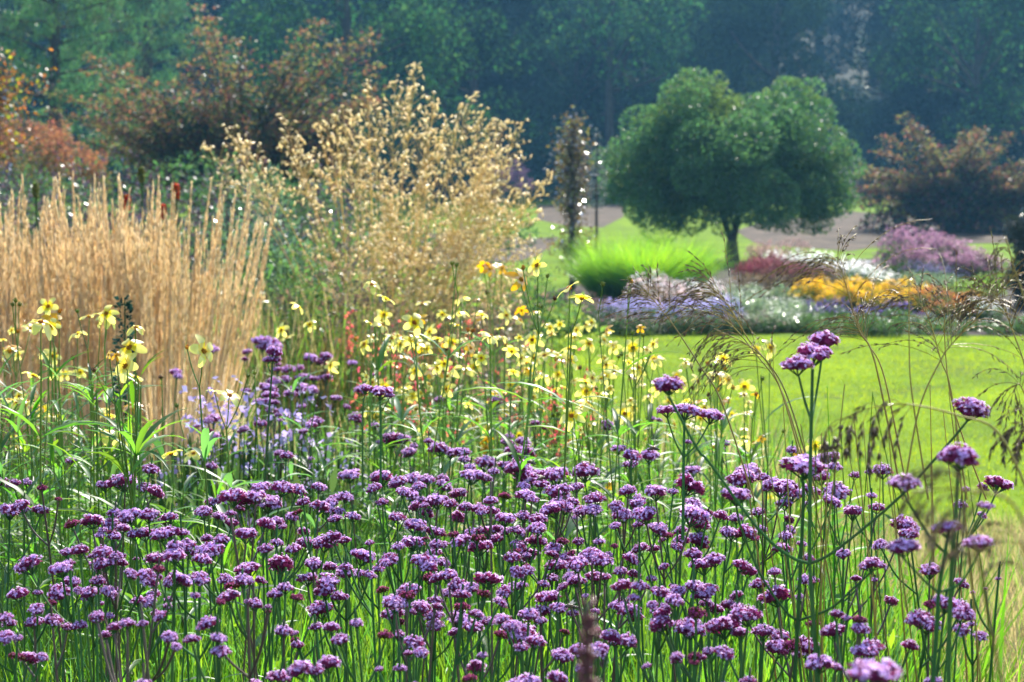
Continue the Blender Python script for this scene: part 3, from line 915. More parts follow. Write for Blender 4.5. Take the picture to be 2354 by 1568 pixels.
gm = [leafmat("mound_grass", (.13, .27, .015), (.36, .64, .02), .55, .01, .3, .3, .02), leafmat("mound_grass_deep", (.09, .22, .02), (.24, .50, .03), .55, .01, .3, .3, .02)]
for k, (px, d, n) in enumerate([(1405, 30.5, 2200), (1480, 30, 2400), (1555, 30.8, 2200)]):
    p = at(px, 600, d)
    fountain("miscanthus_grass", ["bright green fountain of grass nearest the columnar beech", "bright green fountain of grass in the middle of its mound", "bright green fountain of grass nearest the evergreen tree's trunk"][k], "ornamental grass", (p[0], d, 0), n, 1.18, .010, gm, .30, .75, 1.25, "bright green grasses of the mound")

# ---------------------------------------------------------------- giant oat grass
OD = 12.0
ob = at(880, 700, OD); ob[2] = 0
ot = thing("giant_oat_grass", "towering golden oat grass with shimmering open seed heads", "ornamental grass", ob)
m = MB()
n = 700
a = rng.uniform(0, 6.28, n); r = .22 * np.sqrt(rng.random(n))
blades(m, np.column_stack([np.cos(a) * r, np.sin(a) * r, np.zeros(n)]), a, rng.uniform(0, .5, n), rng.uniform(.5, 1.0, n), .006, rng.uniform(.3, 1.2, n), rng.integers(0, 2, n), 4)
m.build("foliage", [M['drygrass'], M['blade']], ot)


def oat_panicle(L, width):
    """open panicle along +Z: hair branches carrying spikelets"""
    g = MB()
    n = int(52 * (L / .6))
    zz = L * rng.random(n) ** .8
    w = width * np.sin(np.clip(zz / L, .02, .98) * math.pi) ** .8 + .015
    a = rng.uniform(0, 6.28, n)
    q = w * rng.uniform(.25, 1, n)
    P = np.column_stack([np.cos(a) * q, np.sin(a) * q, zz + q * rng.uniform(-.2, .5, n)])
    A = np.column_stack([np.zeros(n), np.zeros(n), np.clip(P[:, 2] - q * 1.0, 0, L)])
    tubes(g, A, P, .0012, .0008, 3, 1)
    D = rng.normal(0, .55, (n, 3)) + np.array([0, 0, -.5])
    spindles(g, P, D, rng.uniform(.028, .052, n), rng.uniform(.006, .0095, n), 0)
    tubes(g, [[0, 0, 0]], [[0, 0, L]], .0022, .001, 4, 1)
    return g.mesh("panicle", [M['oat'], M['oatstem']])


pv_ = [oat_panicle(L, w) for L, w in ((.6, .13), (.7, .16), (.5, .12), (.65, .14), (.45, .13))]
tips = [(935, 142), (905, 165), (960, 190), (1092, 182), (1060, 215), (1180, 268), (1195, 300), (1140, 290), (870, 200), (1010, 225), (820, 250), (775, 262), (745, 300), (655, 275), (690, 320), (600, 330), (505, 305), (440, 330), (530, 340), (1255, 408), (1235, 440), (1200, 480), (1215, 540), (1190, 585), (640, 300), (1000, 300), (1120, 340)]
for k in range(60):
    u = rng.random()
    tips.append((rng.uniform(735, 1190), 240 + 370 * rng.random() ** .8) if u < .72 else (rng.uniform(1000, 1230), rng.uniform(430, 600)))
culm = MB()
for i, (px, py) in enumerate(tips[:100]):
    tip = at(px, py, OD) - ob
    tip[1] += rng.uniform(-1.0, 1.0)
    me = pv_[i % 5]
    L = [.6, .7, .5, .65, .45][i % 5]
    b = np.array([rng.normal(0, .1), rng.normal(0, .1), 0])
    d0 = norm(tip - b)
    mid = b + (tip - b) * .55 + np.array([0, 0, .10 * np.hypot(tip[0], tip[1])])
    P = spline([b, mid, tip], 12)
    cut = np.argmin(np.abs(np.linalg.norm(P - tip, axis=1) - L * .98))
    D = norm(tip - P[cut])
    tube(culm, P[:cut + 1], .0028, 3)
    o = put("panicle", me, ot)
    o.location = P[cut]
    o.rotation_euler = Vector(D).to_track_quat('Z', 'Y').to_euler()
culm.build("stalk", M['oatstem'], ot)

# ---------------------------------------------------------------- feather reed grass
FD = 8.6
pm = []
for k in range(6):
    g = MB()
    L = .34
    n = 130
    zz = L * rng.random(n)
    w = .0075 * np.sin(np.clip(zz / L + .04, 0, 1) * math.pi) ** .6 + .0015
    a = rng.uniform(0, 6.28, n)
    P = np.column_stack([np.cos(a) * w * .6, np.sin(a) * w * .6, zz])
    spindles(g, P, rng.normal(0, .07, (n, 3)) + np.array([0, 0, 1.]), rng.uniform(.025, .05, n), .0017)
    tubes(g, [[0, 0, -.02]], [[0, 0, L]], .0016, .0008)
    pm.append(g.mesh("plume", [M['straw']]))
fr_px = [(-160, 8.9), (-70, 8.3), (10, 9.0), (95, 8.4), (180, 9.1), (245, 8.5), (310, 9.0), (365, 8.4), (405, 8.8)]
FL = ["at the frame's edge", "second in the row from the frame's edge", "third in the row, nearest the copper beech", "behind the tallest yellow daisy", "in the middle of the row", "behind the dark green spire", "just past the dark green spire", "next to last before the oat grass", "at the open end, leaning towards the oat grass"]
for k, (px, d) in enumerate(fr_px):
    c = at(px, 700, d); c[2] = 0
    t = thing("feather_reed_grass", "blond upright feather reed grass clump " + FL[k], "ornamental grass", c, "blond feather reed grasses")
    st, mass = MB(), MB()
    n = 120
    end = k == len(fr_px) - 1
    for i in range(n):
        a = rng.uniform(0, 6.28); r = .14 * math.sqrt(rng.random())
        b = np.array([math.cos(a) * r, math.sin(a) * r, 0])
        lean = rng.uniform(.02, .17) + (.16 * rng.random() if k > 6 and math.cos(a) > 0 else 0)
        hgt = rng.uniform(1.05, 1.60) if i > 14 else rng.uniform(1.47, 1.79)
        dr = np.array([math.cos(a) * math.sin(lean), math.sin(a) * math.sin(lean), math.cos(lean)])
        top = b + dr * hgt
        tubes(st, [b], [top - dr * .30], .0032, .0020, 3)
        if i < 40:
            o = put("plume", pm[i % 6], t)
            o.location = top - dr * .33
            o.rotation_euler = Vector(dr).to_track_quat('Z', 'Y').to_euler()
        else:
            q = 46
            zz = -.33 + .34 * rng.random(q)
            P = top + dr * zz[:, None] + rng.normal(0, .0032, (q, 3))
            spindles(mass, P, dr + rng.normal(0, .06, (q, 3)), rng.uniform(.03, .065, q), .0018)
    n = 260
    a = rng.uniform(0, 6.28, n); r = .17 * np.sqrt(rng.random(n))
    blades(st, np.column_stack([np.cos(a) * r, np.sin(a) * r, np.zeros(n)]), a, rng.uniform(0, .2, n), rng.uniform(.6, 1.15, n), .006, rng.uniform(0, .6, n), 0, 3)
    st.build("foliage", M['strawstem'], t)
    tag(mass.build("plume_mass", M['straw'], t), kind='stuff')

# ---------------------------------------------------------------- dark spire, pokers, other border plants
t = thing("dark_spire", "single dark green flower spire standing against the blond grass", "plant", at(298, 1600, 5.9) * np.array([1, 1, 0]))
b = at(298, 1600, 5.9)
ztop = at(298, 684, 5.9)[2]
m = MB(); tube(m, [(0, 0, 0), (0, 0, ztop * .6), (0.005, 0, ztop)], [.006, .005, .002], 5); m.build("stem", LF['dark'], t)
g = MB()
n = 520
zz = ztop - (ztop - .62) * rng.random(n)
w = .009 + .028 * ((ztop - zz) / (ztop - .62)) ** .5
a = rng.uniform(0, 6.28, n)
P = np.column_stack([np.cos(a) * w, np.sin(a) * w, zz])
leaf_quads(g, P, np.column_stack([np.cos(a), np.sin(a), .4 * np.ones(n)]), rand_dirs(n), .020, .014)
g.build("seed_head", leafmat("spire_green", (.02, .06, .045), (.03, .09, .06), .25, .0, .35, .4, .03), t)
g = MB()
n = 200
P = np.column_stack([rng.normal(0, .06, n), rng.normal(0, .06, n), rng.uniform(0, .7, n)])
leaf_quads(g, P, norm(rng.normal(0, 1, (n, 3))), rand_dirs(n), .05, .02); g.build("foliage", LF['dark'], t)

pk = [fmat("poker_red", (.62, .10, .03)), fmat("poker_bud", (.22, .24, .06))]
for px, py, d, lab, mi in [(405, 422, 10.4, "scarlet poker flower held highest above the blond grass", 0), (292, 448, 10.2, "orange-red poker flower half sunk in the blond grass tips", 0), (283, 492, 10.0, "orange-red poker flower lowest among the blond grass tips", 0),
                       (375, 470, 10.3, "orange-red poker flower just below the scarlet poker", 0), (325, 385, 10.6, "olive-green unopened poker, the tallest bud over the grass", 1), (82, 420, 10.6, "olive-green unopened poker beside the copper beech leaves", 1)]:
    p = at(px, py, d)
    t = thing("poker_plant", lab, "red-hot poker", (p[0], d, 0))
    m = MB(); tube(m, spline([(rng.normal(0, .03), 0, 0), (0, 0, p[2] * .6), (0, 0, p[2])], 8), .006, 5); m.build("stem", LF['mid'], t)
    g = MB()
    n = 120
    zz = p[2] - .075 + .08 * rng.random(n); a = rng.uniform(0, 6.28, n)
    w = .008 + .011 * np.sin((zz - p[2] + .075) / .08 * math.pi)
    spindles(g, np.column_stack([np.cos(a) * w * .4, np.sin(a) * w * .4, zz]), np.column_stack([np.cos(a), np.sin(a), -.9 * np.ones(n)]), .022, .005)
    g.build("flower_head", pk[mi], t)
    g = MB(); n = 40; a = rng.uniform(0, 6.28, n)
    blades(g, np.zeros((n, 3)), a, .1, rng.uniform(.7, 1.1, n), .02, 1.2, 0, 4); g.build("foliage", LF['mid'], t)

# leafy plants filling the border behind the verbenas
def bush(name, label, cat, px, py, d, w, leaf, n, size, group=None, bl=None, nb=0, fs=.03):
    p = at(px, py, d)
    t = thing(name, label, cat, (p[0], d, float(ground(p[0], d))), group)
    h = p[2] - float(ground(p[0], d))
    f = MB()
    leafy(f, [((rng.normal(0, w * .2), rng.normal(0, w * .2), h * q), (w * .5, w * .5, h * .28)) for q in (.25, .45, .62, .74)], n, size, .42, 0, -.3, .3, 6, .5)
    A = np.column_stack([rng.normal(0, w * .15, 14), rng.normal(0, w * .15, 14), np.zeros(14)])
    tubes(f, A, A * 1.6 + np.array([0, 0, h * .85]), .005, .002)
    f.build("foliage", LF[leaf] if isinstance(leaf, str) else leaf, t)
    if bl:
        b = MB()
        P, d_ = shell_points((0, 0, h * .75), (w * .55, w * .55, h * .27), nb, .9)
        P = P[P[:, 2] > h * .6]
        leaf_quads(b, np.repeat(P, 4, 0) + rng.normal(0, fs * .4, (len(P) * 4, 3)), rand_dirs(len(P) * 4), rand_dirs(len(P) * 4), fs, fs * .8)
        b.build("blossom", bl, t)


pl_ = leafmat("plum_border_leaf", (.06, .04, .055), (.11, .06, .085), .35, .05, .3, .4, .02)
aq = leafmat("aqua_green_leaf", (.08, .15, .09), (.14, .26, .12), .4, .03, .3, .3, .02)
for k, (px, d) in enumerate([(200, 19), (300, 18), (400, 19), (500, 18.5), (600, 19), (700, 19.5), (100, 19), (0, 18)]):
    bush("plum_shrub", "dark plum-leaved shrub in the low row beneath the bronze shrub", "shrub", px, 392 + 10 * math.sin(k), d, 1.0, pl_, 1600, .05, "dark plum-leaved shrubs")
bush("border_plant", "rounded aqua-green leafy plant between the blond grass and the oat grass", "plant", 640, 448, 13.5, .55, aq, 2200, .06)
bush("border_plant", "smaller aqua-green leafy plant beside the blond grass's open end", "plant", 545, 468, 13.8, .4, aq, 1200, .05)
for px, py, d, lf in [(590, 585, 11, 'brown'), (700, 600, 10.6, 'mid'), (650, 540, 12.5, 'mid'), (780, 620, 10.4, 'brown')]:
    bush("tall_perennial", "tall loose green plant in front of the oat grass's foot", "plant", px, py, d, .5, lf, 1300, .05, "loose green plants by the oat grass")
for px, py, d, lf in [(940, 600, 16, 'mid'), (1060, 620, 18, 'mid'), (1180, 612, 20, 'mid'), (1260, 640, 21, 'lime'), (1130, 640, 15, 'brown'), (1000, 640, 12, 'brown')]:
    bush("border_perennial", "soft green perennial at the foot of the oat grass, towards the lawn", "plant", px, py, d, .8, lf, 1500, .055, "green perennials between oat grass and lawn")
for k, (px, py, d, w) in enumerate([(-60, 405, 27, 2.2), (60, 400, 28, 2.2), (190, 396, 27, 2.2), (310, 392, 28, 2.2), (430, 390, 27, 2.2), (550, 396, 28, 2.2), (660, 400, 27, 2.2), (770, 408, 28, 2.2), (860, 430, 27, 2.0), (950, 470, 26, 1.6)]):
    bush("dark_border_shrub", "dark green rounded shrub in the row between the blond grass and the bronze shrub", "shrub", px, py, d, w, 'dark', 2600, .08, "dark shrubs under the bronze shrub")
for px, py, d, lf in [(820, 520, 16, 'brown'), (900, 505, 17, 'mid'), (980, 530, 16.5, 'brown'), (760, 505, 15, 'mid'), (860, 590, 14, 'mid'), (940, 610, 14, 'lime'), (700, 500, 15.5, 'mid')]:
    bush("border_perennial", "soft green perennial screening the lawn behind the oat grass's stalks", "plant", px, py, d, 1.0, lf, 1800, .055, "green perennials behind the oat grass's stalks")
for k, (px, d) in enumerate([(560, 10.2), (615, 10.6), (680, 10.3), (745, 10.8), (810, 10.4)]):
    p = at(px, 600, d)
    fountain("tall_grass", "olive and tan upright grass tuft between the blond grass and the oat grass", "ornamental grass", (p[0], d, 0), 260, 1.25, .009, [M['drygrass'], M['blade2'], M['moorstem']], .16, .22, .5, "olive and tan grass tufts")
# hedge-like dark shrubs far behind
for px, py, d, w in [(980, 330, 88, 4), (1120, 360, 104, 5), (1290, 400, 100, 5), (1400, 410, 98, 4), (870, 330, 80, 4)]:
    bush("dark_shrub", "dark rounded shrub at the wood's edge beyond the lawn", "shrub", px, py, d, w, wl[0], 2600, .16, "dark shrubs at the wood's edge")

# coral red salvias
cor = [fmat("coral_flower", (.62, .10, .09), (.8, .16, .12))]
sp = []
for k in range(22):
    y = rng.uniform(672, 850)
    sp.append((rng.uniform(780, 1110) if y < 760 else rng.uniform(900, 1330), y, 9.6 - (y - 670) / 180 * 3.2 + rng.uniform(-.4, .4)))
pr = []
for v in range(4):
    t = thing("coral_salvia", "slim coral-red salvia among the yellow flowers", "salvia")
    m = MB()
    n = 5
    A = np.column_stack([rng.normal(0, .03, n), rng.normal(0, .03, n), np.zeros(n)])
    B = A * 3 + np.column_stack([np.zeros((n, 2)), rng.uniform(.8, 1.0, n)])
    tubes(m, A, B, .002, .0012)
    k = 60
    leaf_quads(m, A[rng.integers(0, n, k)] * 2 + np.column_stack([rng.normal(0, .05, (k, 2)), rng.uniform(.1, .75, k)]), rand_dirs(k), rand_dirs(k), .035, .016)
    m.build("foliage", LF['mid'], t)
    b = MB()
    k = 26
    P = B[rng.integers(0, n, k)] + np.column_stack([rng.normal(0, .012, (k, 2)), -.22 * rng.random(k)])
    P = np.repeat(P, 3, 0)
    leaf_quads(b, P, rand_dirs(len(P)), rand_dirs(len(P)), .014, .010)
    b.build("blossom", cor, t)
    pr.append(t)
for i, (px, py, d) in enumerate(sp):
    p = at(px, py, d)
    o = pr[i] if i < 4 else copy_tree(pr[i % 4], (0, 0, 0))
    o.location = (p[0], d, 0); o.rotation_euler = (0, 0, rng.uniform(0, 6.28)); o.scale = (1, 1, p[2])
    tag(o, None, None, "coral-red salvias")

# pale lilac asters low in the middle
la = [fmat("pale_aster", (.34, .26, .50)), fmat("pale_aster_light", (.42, .36, .58))]
pr = []
for v in range(3):
    pr.append(clump_proto("pale_aster", "aster", .4, .6, 'mid', la, 'open', 260, 34, .016))
for i in range(20):
    px, py = rng.uniform(440, 740), rng.uniform(935, 1060)
    d = rng.uniform(5.6, 7.4)
    p = at(px, py, d)
    o = pr[i] if i < 3 else copy_tree(pr[i % 3], (0, 0, 0))
    o.location = (p[0], d, 0); o.rotation_euler = (0, 0, rng.uniform(0, 6.28)); s = p[2] / .6; o.scale = (min(s, 1.2), min(s, 1.2), s)
    tag(o, "pale lilac aster low in front of the blond grass", "aster", "pale lilac asters")

# ================================================================ verbenas
def star_florets(mb, C, Nrm, r, mat):
    C, Nn = np.asarray(C), norm(Nrm)
    m = len(C)
    ref = np.where(np.abs(Nn[:, 2:3]) < .9, [[0., 0, 1]], [[1., 0, 0]])
    U = norm(np.cross(Nn, ref)); W = np.cross(Nn, U)
    ph = rng.uniform(0, 6.28, m)
    r = np.broadcast_to(r, (m,))[:, None]
    rows = [C]
    for k in range(10):
        a = ph + k * math.pi / 5
        rr = r * (1.0 if k % 2 == 0 else .42)
        rows.append(C + (np.cos(a)[:, None] * U + np.sin(a)[:, None] * W) * rr + Nn * (r * (.12 if k % 2 == 0 else .05)))
    V = np.stack(rows, 1)
    q = np.array([[0, (2 * k + 9) % 10 + 1, 2 * k + 1, 2 * k + 2] for k in range(5)])
    mb.add(V.reshape(-1, 3), (np.arange(m)[:, None, None] * 11 + q[None]).reshape(-1, 4), mat)


def verbena_head(kind, flo=.75):
    """unit-wide flower head, origin where it joins its stalk"""
    mb = MB()
    if kind == 'round':
        subs = [(np.array([0, 0, .46]), .38)] + [(np.array([.28 * math.cos(a), .28 * math.sin(a), .42 + rng.uniform(-.05, .05)]), .27) for a in np.arange(0, 6.2, 1.25) + rng.uniform(0, 1)]
    elif kind == 'tall':
        subs = [(np.array([0, 0, .52]), .38)] + [(np.array([.26 * math.cos(a), .26 * math.sin(a), z + rng.uniform(-.04, .04)]), .28) for z, o in ((.38, 0), (.55, .6)) for a in np.arange(o, 6.2, 1.57)]
    else:
        subs = []
        for k in range(8):
            a = k * 2.4 + rng.uniform(-.3, .3)
            q = .38 * math.sqrt((k + .3) / 8)
            subs.append((np.array([q * math.cos(a), q * math.sin(a), .44 - .35 * q * q + rng.uniform(-.04, .04)]), rng.uniform(.19, .25)))
    T0, T1, DD = [], [], []
    for c, r in subs:
        n = int(26 + 300 * r * r)
        d = norm(rng.normal(0, 1, (n * 2, 3)))
        d = d[d[:, 2] > -.55][:n]
        fl = np.array([1, 1, .85 if kind != 'flat' else .95])
        T0.append(c + d * r * .45 * fl); T1.append(c + d * r * fl * rng.uniform(.82, 1.18, (len(d), 1)))
        DD.append(d)
        # pedicel
        b = c - np.array([0, 0, r * .55])
        tubes(mb, [[0, 0, 0]], [b], .022, .028, 4, 2)
        ball(mb, c - np.array([0, 0, r * .12]), (r * .55, r * .55, r * .48), 6, 4, 0)
    T0, T1, DD = map(np.concatenate, (T0, T1, DD))
    tubes(mb, T0, T1, .030, .019, 3, 0)
    pick = (rng.random(len(T1)) < flo * np.clip(.42 + .9 * DD[:, 2], .08, 1.15))
    star_florets(mb, T1[pick], norm(DD[pick] + np.array([0, 0, .35]) + rng.normal(0, .3, (pick.sum(), 3))), .088 * rng.uniform(.75, 1.25, pick.sum()), 1)
    return mb.mesh("flower_head", [M['calyx'], M['floret'], M['vstem']])


VH = {k: [verbena_head(k, f) for f in fl] for k, fl in (('round', (.8, .6, .95, .5)), ('flat', (.85, .7, 1., .75, .55)), ('tall', (.85, .7)))}
SPENT = []
for me_ in (VH['round'][1], VH['flat'][1], VH['flat'][4]):
    c_ = me_.copy(); c_.name = "flower_head"; c_.materials[1] = M['calyx']; c_.materials[0] = M['seed']; SPENT.append(c_)
HH = {'round': .78, 'flat': .66, 'tall': .86}     # head height over its width


def add_head(parent, base, w, kind, direc=None):
    o = put("flower_head", SPENT[int(rng.integers(0, 3))] if kind != 'tall' and w < .026 and rng.random() < .13 else VH[kind][int(rng.integers(0, len(VH[kind])))], parent)
    o.location = base
    o.scale = (w, w, w * rng.uniform(.92, 1.1))
    q = Vector(norm(np.array(direc if direc is not None else (0, 0, 1.)) + rng.normal(0, .08, 3))).to_track_quat('Z', 'Y')
    o.rotation_euler = (q @ Vector((0, 0, 1)).to_track_quat('Z', 'Y')).to_euler()
    o.rotation_euler.rotate_axis('Z', rng.uniform(0, 6.28))
    return o


VG = "purple verbenas of the dense drift"
VLAB = "purple verbena with branching dark green stem in the dense drift"
VFAR = "small dusky verbena behind the dense drift, among the yellow flowers"
n_verb = 0


def verbena(heads, d, label, group, foot=None, mat=None):
    """heads: [(photo x, photo y of head top, photo width)] on one plant at distance d"""
    global n_verb
    n_verb += 1
    H_ = []
    for x, y, w in heads:
        wm = w * d / F * 1.12
        kind = 'flat' if wm > .032 and rng.random() < .72 else 'round'
        top = at(x, y, d + (rng.uniform(-.05, .05) if len(heads) > 1 else 0))
        H_.append((top - np.array([0, 0, HH[kind] * wm]), wm, kind))
    H_.sort(key=lambda q: -q[0][2])
    main = H_[0][0]
    mx = np.mean([q[0][0] for q in H_])
    f0 = np.array([mx + rng.normal(0, .085), d + rng.normal(0, .10), 0.0]) if foot is None else np.array(foot)
    t = thing("verbena", label, "verbena", f0, group)
    m = MB()
    mat = mat or (M['vstem'] if rng.random() < .8 else M['vstem_red'])
    low = min(q[0][2] for q in H_)
    span = max(.02, max(abs(q[0][0] - main[0]) for q in H_))
    zn = low - max(.05, rng.uniform(1.05, 1.9) * span)
    node = f0 + (main - f0) * (zn / main[2])
    node[2] = zn
    tube(m, spline([np.zeros(3), node - f0, main - f0], 8), [.0023, .0022, .0021, .0019, .0018, .0017, .0015, .0015, .0015][:len(spline([f0, node, main], 8))], 5)
    for b, wm, kind in H_[1:]:
        c = node + (b - node) * np.array([.60, .60, .44])
        tube(m, spline([node - f0, c - f0, b - f0], 9), .0016, 4)
    m.build("stem", mat, t)
    for b, wm, kind in H_:
        add_head(t, b - f0, wm, kind, norm(b - node) * np.array([.5, .5, 1]))
    return t


LA = [(30,255,75),(95,265,80),(170,265,65),(150,400,105),(60,425,150),(460,125,80),(955,170,95),(675,275,105),(800,235,160),(1350,160,70),(1835,85,80),(1995,120,40),(270,300,60),(475,525,85),(595,490,140),(715,505,110),(735,450,90),(840,465,130),(955,450,120),(785,550,80),(870,590,90),(935,575,110),(1040,580,120),(1100,570,110),(1165,580,80),(730,605,80),(1050,610,110),(1120,660,90),(1210,650,110),(1350,670,150),(1290,740,110),(1120,715,140),(1000,730,120),(925,830,130),(1010,815,80),(1000,870,70),(1120,855,150),(1275,850,120),(430,700,90),(515,690,100),(590,735,60),(660,695,110),(735,730,80),(785,735,60),(680,770,110),(205,770,160),(400,800,140),(450,890,100),(445,775,70),(390,930,130),(500,955,60),(580,950,120),(680,945,100),(730,1000,60),(630,890,90),(125,960,120),(240,970,60),(325,1040,60),(240,1060,90),(220,1140,110),(820,840,80),(885,1010,85),(850,870,60),(1500,340,150),(1590,350,130),(1680,290,110),(1720,370,160),(1800,285,130),(1890,300,110),(1310,440,100),(1400,470,90),(1480,460,60),(1640,340,120),(1330,620,70),(1425,615,90),(1575,590,130),(1690,515,110),(1770,510,90),(1710,675,90),(1600,800,160),(1500,910,100),(1565,880,110),(1665,890,70),(1480,975,120),(1410,1030,60),(1590,1030,50),(1250,990,60),(990,970,80),(1950,380,80),(2040,400,130),(2130,380,90),(2170,440,80),(2210,345,90),(1870,480,80),(1920,455,60),(1945,570,70),(1950,640,110),(2080,620,140),(2150,590,120),(2210,630,80),(1890,680,90),(1990,650,80),(1800,750,150),(2010,770,110),(2110,790,100),(2220,800,80),(1975,870,120),(2110,880,140),(1830,930,90),(1770,975,90),(1900,990,80),(2090,950,130),(2065,1040,150),(2130,1180,100),(2030,1180,80),(1820,1205,100),(1050,1110,85),(1080,1235,95),(1235,1255,95),(1395,1250,95),(1360,1140,130),(1410,1325,110),(815,1155,95),(920,1170,65),(735,1190,80),(625,1115,85),(700,1120,60),(680,1240,70),(30,1115,100),(40,1230,110),(110,1260,60),(100,1370,90),(170,1365,120),(260,1380,70),(1120,1310,65),(1775,1480,130),(1940,1430,150),(2110,1400,140),(2190,1260,100),(920,1540,100)]
LB = [(690,0,60),(760,20,120),(830,60,110),(900,65,100),(920,110,70),(185,200,130),(390,220,140),(350,290,90),(510,240,120),(600,215,120),(680,235,90),(520,310,90),(630,280,80),(960,205,140),(1045,125,130),(1045,230,80),(955,165,70),(1110,190,70),(1170,155,80),(1265,140,140),(1310,190,200),(1505,200,170),(1410,265,90),(1480,320,170),(1560,290,90),(1640,280,90),(1695,160,150),(1910,50,85),(1990,80,110),(2105,75,110),(1990,145,90),(1970,305,100),(2150,315,130),(2040,375,110),(1760,340,120),(1750,415,110),(1610,380,80),(1900,400,80),(1675,435,100),(1510,420,140),(1560,420,110),(1310,340,110),(1285,370,100),(1350,360,80),(885,335,120),(1170,350,70),(1090,370,90),(745,370,130),(690,385,90),(830,395,80),(640,375,50),(490,470,100),(395,385,70),(595,520,140),(670,450,80),(720,570,120),(850,590,70),(870,470,90),(930,420,90),(1010,425,90),(1090,435,90),(1180,480,130),(1390,480,110),(1300,470,90),(1390,540,110),(1065,565,120),(1140,560,80),(1250,560,90),(910,630,120),(1000,610,90),(1020,660,140),(1130,620,90),(1260,660,90),(1370,620,100),(1500,680,110),(1340,715,120),(1225,735,100),(1250,820,90),(1320,815,80),(590,630,140),(500,665,80),(740,655,80),(720,700,100),(660,745,150),(770,770,90),(250,720,150),(150,820,120),(420,780,60),(300,850,80),(400,950,70),(1070,860,160),(820,840,110),(760,860,100),(690,870,90),(580,920,150),(550,980,90),(880,900,110),(960,920,100),(800,970,80),(900,970,100),(1030,970,90),(1190,950,110),(1290,920,70),(1240,930,80),(1130,1020,90),(1515,770,130),(1650,770,140),(1740,700,130),(1800,740,120),(1970,740,100),(1475,865,80),(1610,850,100),(1750,850,110),(1820,870,70),(1940,900,120),(2040,920,100),(2000,840,80),(1920,830,80),(2090,450,150),(1940,450,120),(1895,540,70),(2040,530,70),(2150,550,120),(2220,600,70),(2170,950,110),(2060,670,100),(2140,680,80),(1650,640,70),(1790,640,70),(1700,1000,40),(2010,1005,70),(1460,990,160),(1330,1090,120),(1410,1080,120),(1520,1050,100),(1440,1090,100),(470,1010,140),(470,1090,130),(575,1090,60),(905,1050,100),(985,1095,90),(870,1120,150),(960,1170,120),(1070,1150,90),(1145,1130,80),(720,1090,120),(735,1160,100),(230,1160,80),(60,1180,110),(155,1260,110),(495,1155,90),(500,1230,80),(405,1240,90),(595,1260,120),(640,1340,90),(560,1360,60),(505,1450,80),(1250,1185,220),(1370,1260,120),(1530,1350,130),(1040,1370,60),(990,1430,110),(960,1510,90),(1330,1510,150),(1500,1500,120),(1880,1050,90),(1980,1060,130),(2020,1120,100),(1845,1235,130),(1960,1260,120),(1780,1310,110),(1650,1330,110),(1680,1440,90),(1760,1210,80),(2200,1140,130),(2150,1090,80)]
LC = [(300,180,100),(255,235,175),(70,310,130),(175,310,60),(290,375,100),(280,430,170),(335,510,130),(460,450,90),(390,435,60),(320,595,130),(300,690,100),(650,165,150),(610,195,160),(735,220,80),(840,250,170),(900,260,80),(910,310,140),(870,380,100),(710,430,80),(1140,90,150),(915,55,70),(1100,220,110),(1190,270,150),(1180,150,80),(1480,165,110),(1300,210,65),(1410,335,60),(1440,400,90),(1395,190,50),(1150,370,100),(1290,430,120),(880,580,80),(620,540,130),(1590,490,150),(1650,560,110),(1235,690,80),(1770,790,130),(1960,385,80),(2180,240,150),(2090,275,70),(1860,975,170),(1950,1010,110),(1770,1000,80),(1750,1120,140),(830,910,170),(810,810,75),(590,745,110),(640,790,100),(370,750,150),(440,715,110),(585,950,75),(100,910,120),(180,970,100),(385,890,150),(130,1040,110),(320,1050,100),(150,1100,190),(280,1110,170),(500,1105,210),(600,1170,100),(640,1030,170),(520,1000,110),(740,1150,130),(850,1190,110),(820,1240,160),(1000,1230,165),(1050,1120,80),(1190,1070,80),(1180,1150,140),(1330,1090,100),(1340,1150,110),(1420,1245,130),(1360,1290,150),(1635,1255,95),(1085,1350,160),(1030,1390,70),(1180,1390,80),(485,1290,110),(400,1300,70),(310,1320,80),(210,1330,80),(350,1340,70),(650,1480,90),(1800,1480,110),(2030,1135,50),(1975,1145,90),(2080,1195,75),(2195,860,35),(1000,850,90),(1310,850,60),(1520,980,80)]

vh = []
for fn, lst in ((ZA, LA), (ZB, LB), (ZC, LC)):
    k = 1.8108 if fn is ZC else 1.8733
    for x, y, w in lst:
        vh.append((*fn(x, y), w / k / 1.4902))
# drop the same head listed from two views
keep = []
for q in vh:
    if all(abs(q[0] - r[0]) > 13 or abs(q[1] - r[1]) > 11 for r in keep): keep.append(q)
keep.sort(key=lambda q: q[1])
left = list(keep)
plants = []
while left:
    a = left.pop(0)
    g = [a]
    want = 1 if a[1] < 1080 else int(rng.choice([1, 2, 3, 3, 4]))
    near = sorted((q for q in left if abs(q[0] - a[0]) < 92 and -5 < q[1] - a[1] < 52), key=lambda q: abs(q[0] - a[0]) + abs(q[1] - a[1]))
    for q in near[:want - 1]:
        g.append(q); left.remove(q)
    plants.append(g)


def head_depth(y, hz):
    s = (y - 430.0) / F
    return (H - hz) / s


for g in plants:
    y = np.mean([q[1] for q in g])
    hz_ = rng.normal(1.19, .035) - (.06 if y < 1090 else 0)
    d = float(np.clip(head_depth(y, hz_), 1.75, 5.2))
    extra = []
    if len(g) < 3 and y > 1080:
        for _ in range(int(rng.integers(1, 3))):
            q = g[int(rng.integers(0, len(g)))]
            extra.append((q[0] + rng.choice([-1, 1]) * rng.uniform(22, 70), q[1] + rng.uniform(2, 40), q[2] * rng.uniform(.6, .85)))
    verbena(g + extra, d, VLAB, VG)

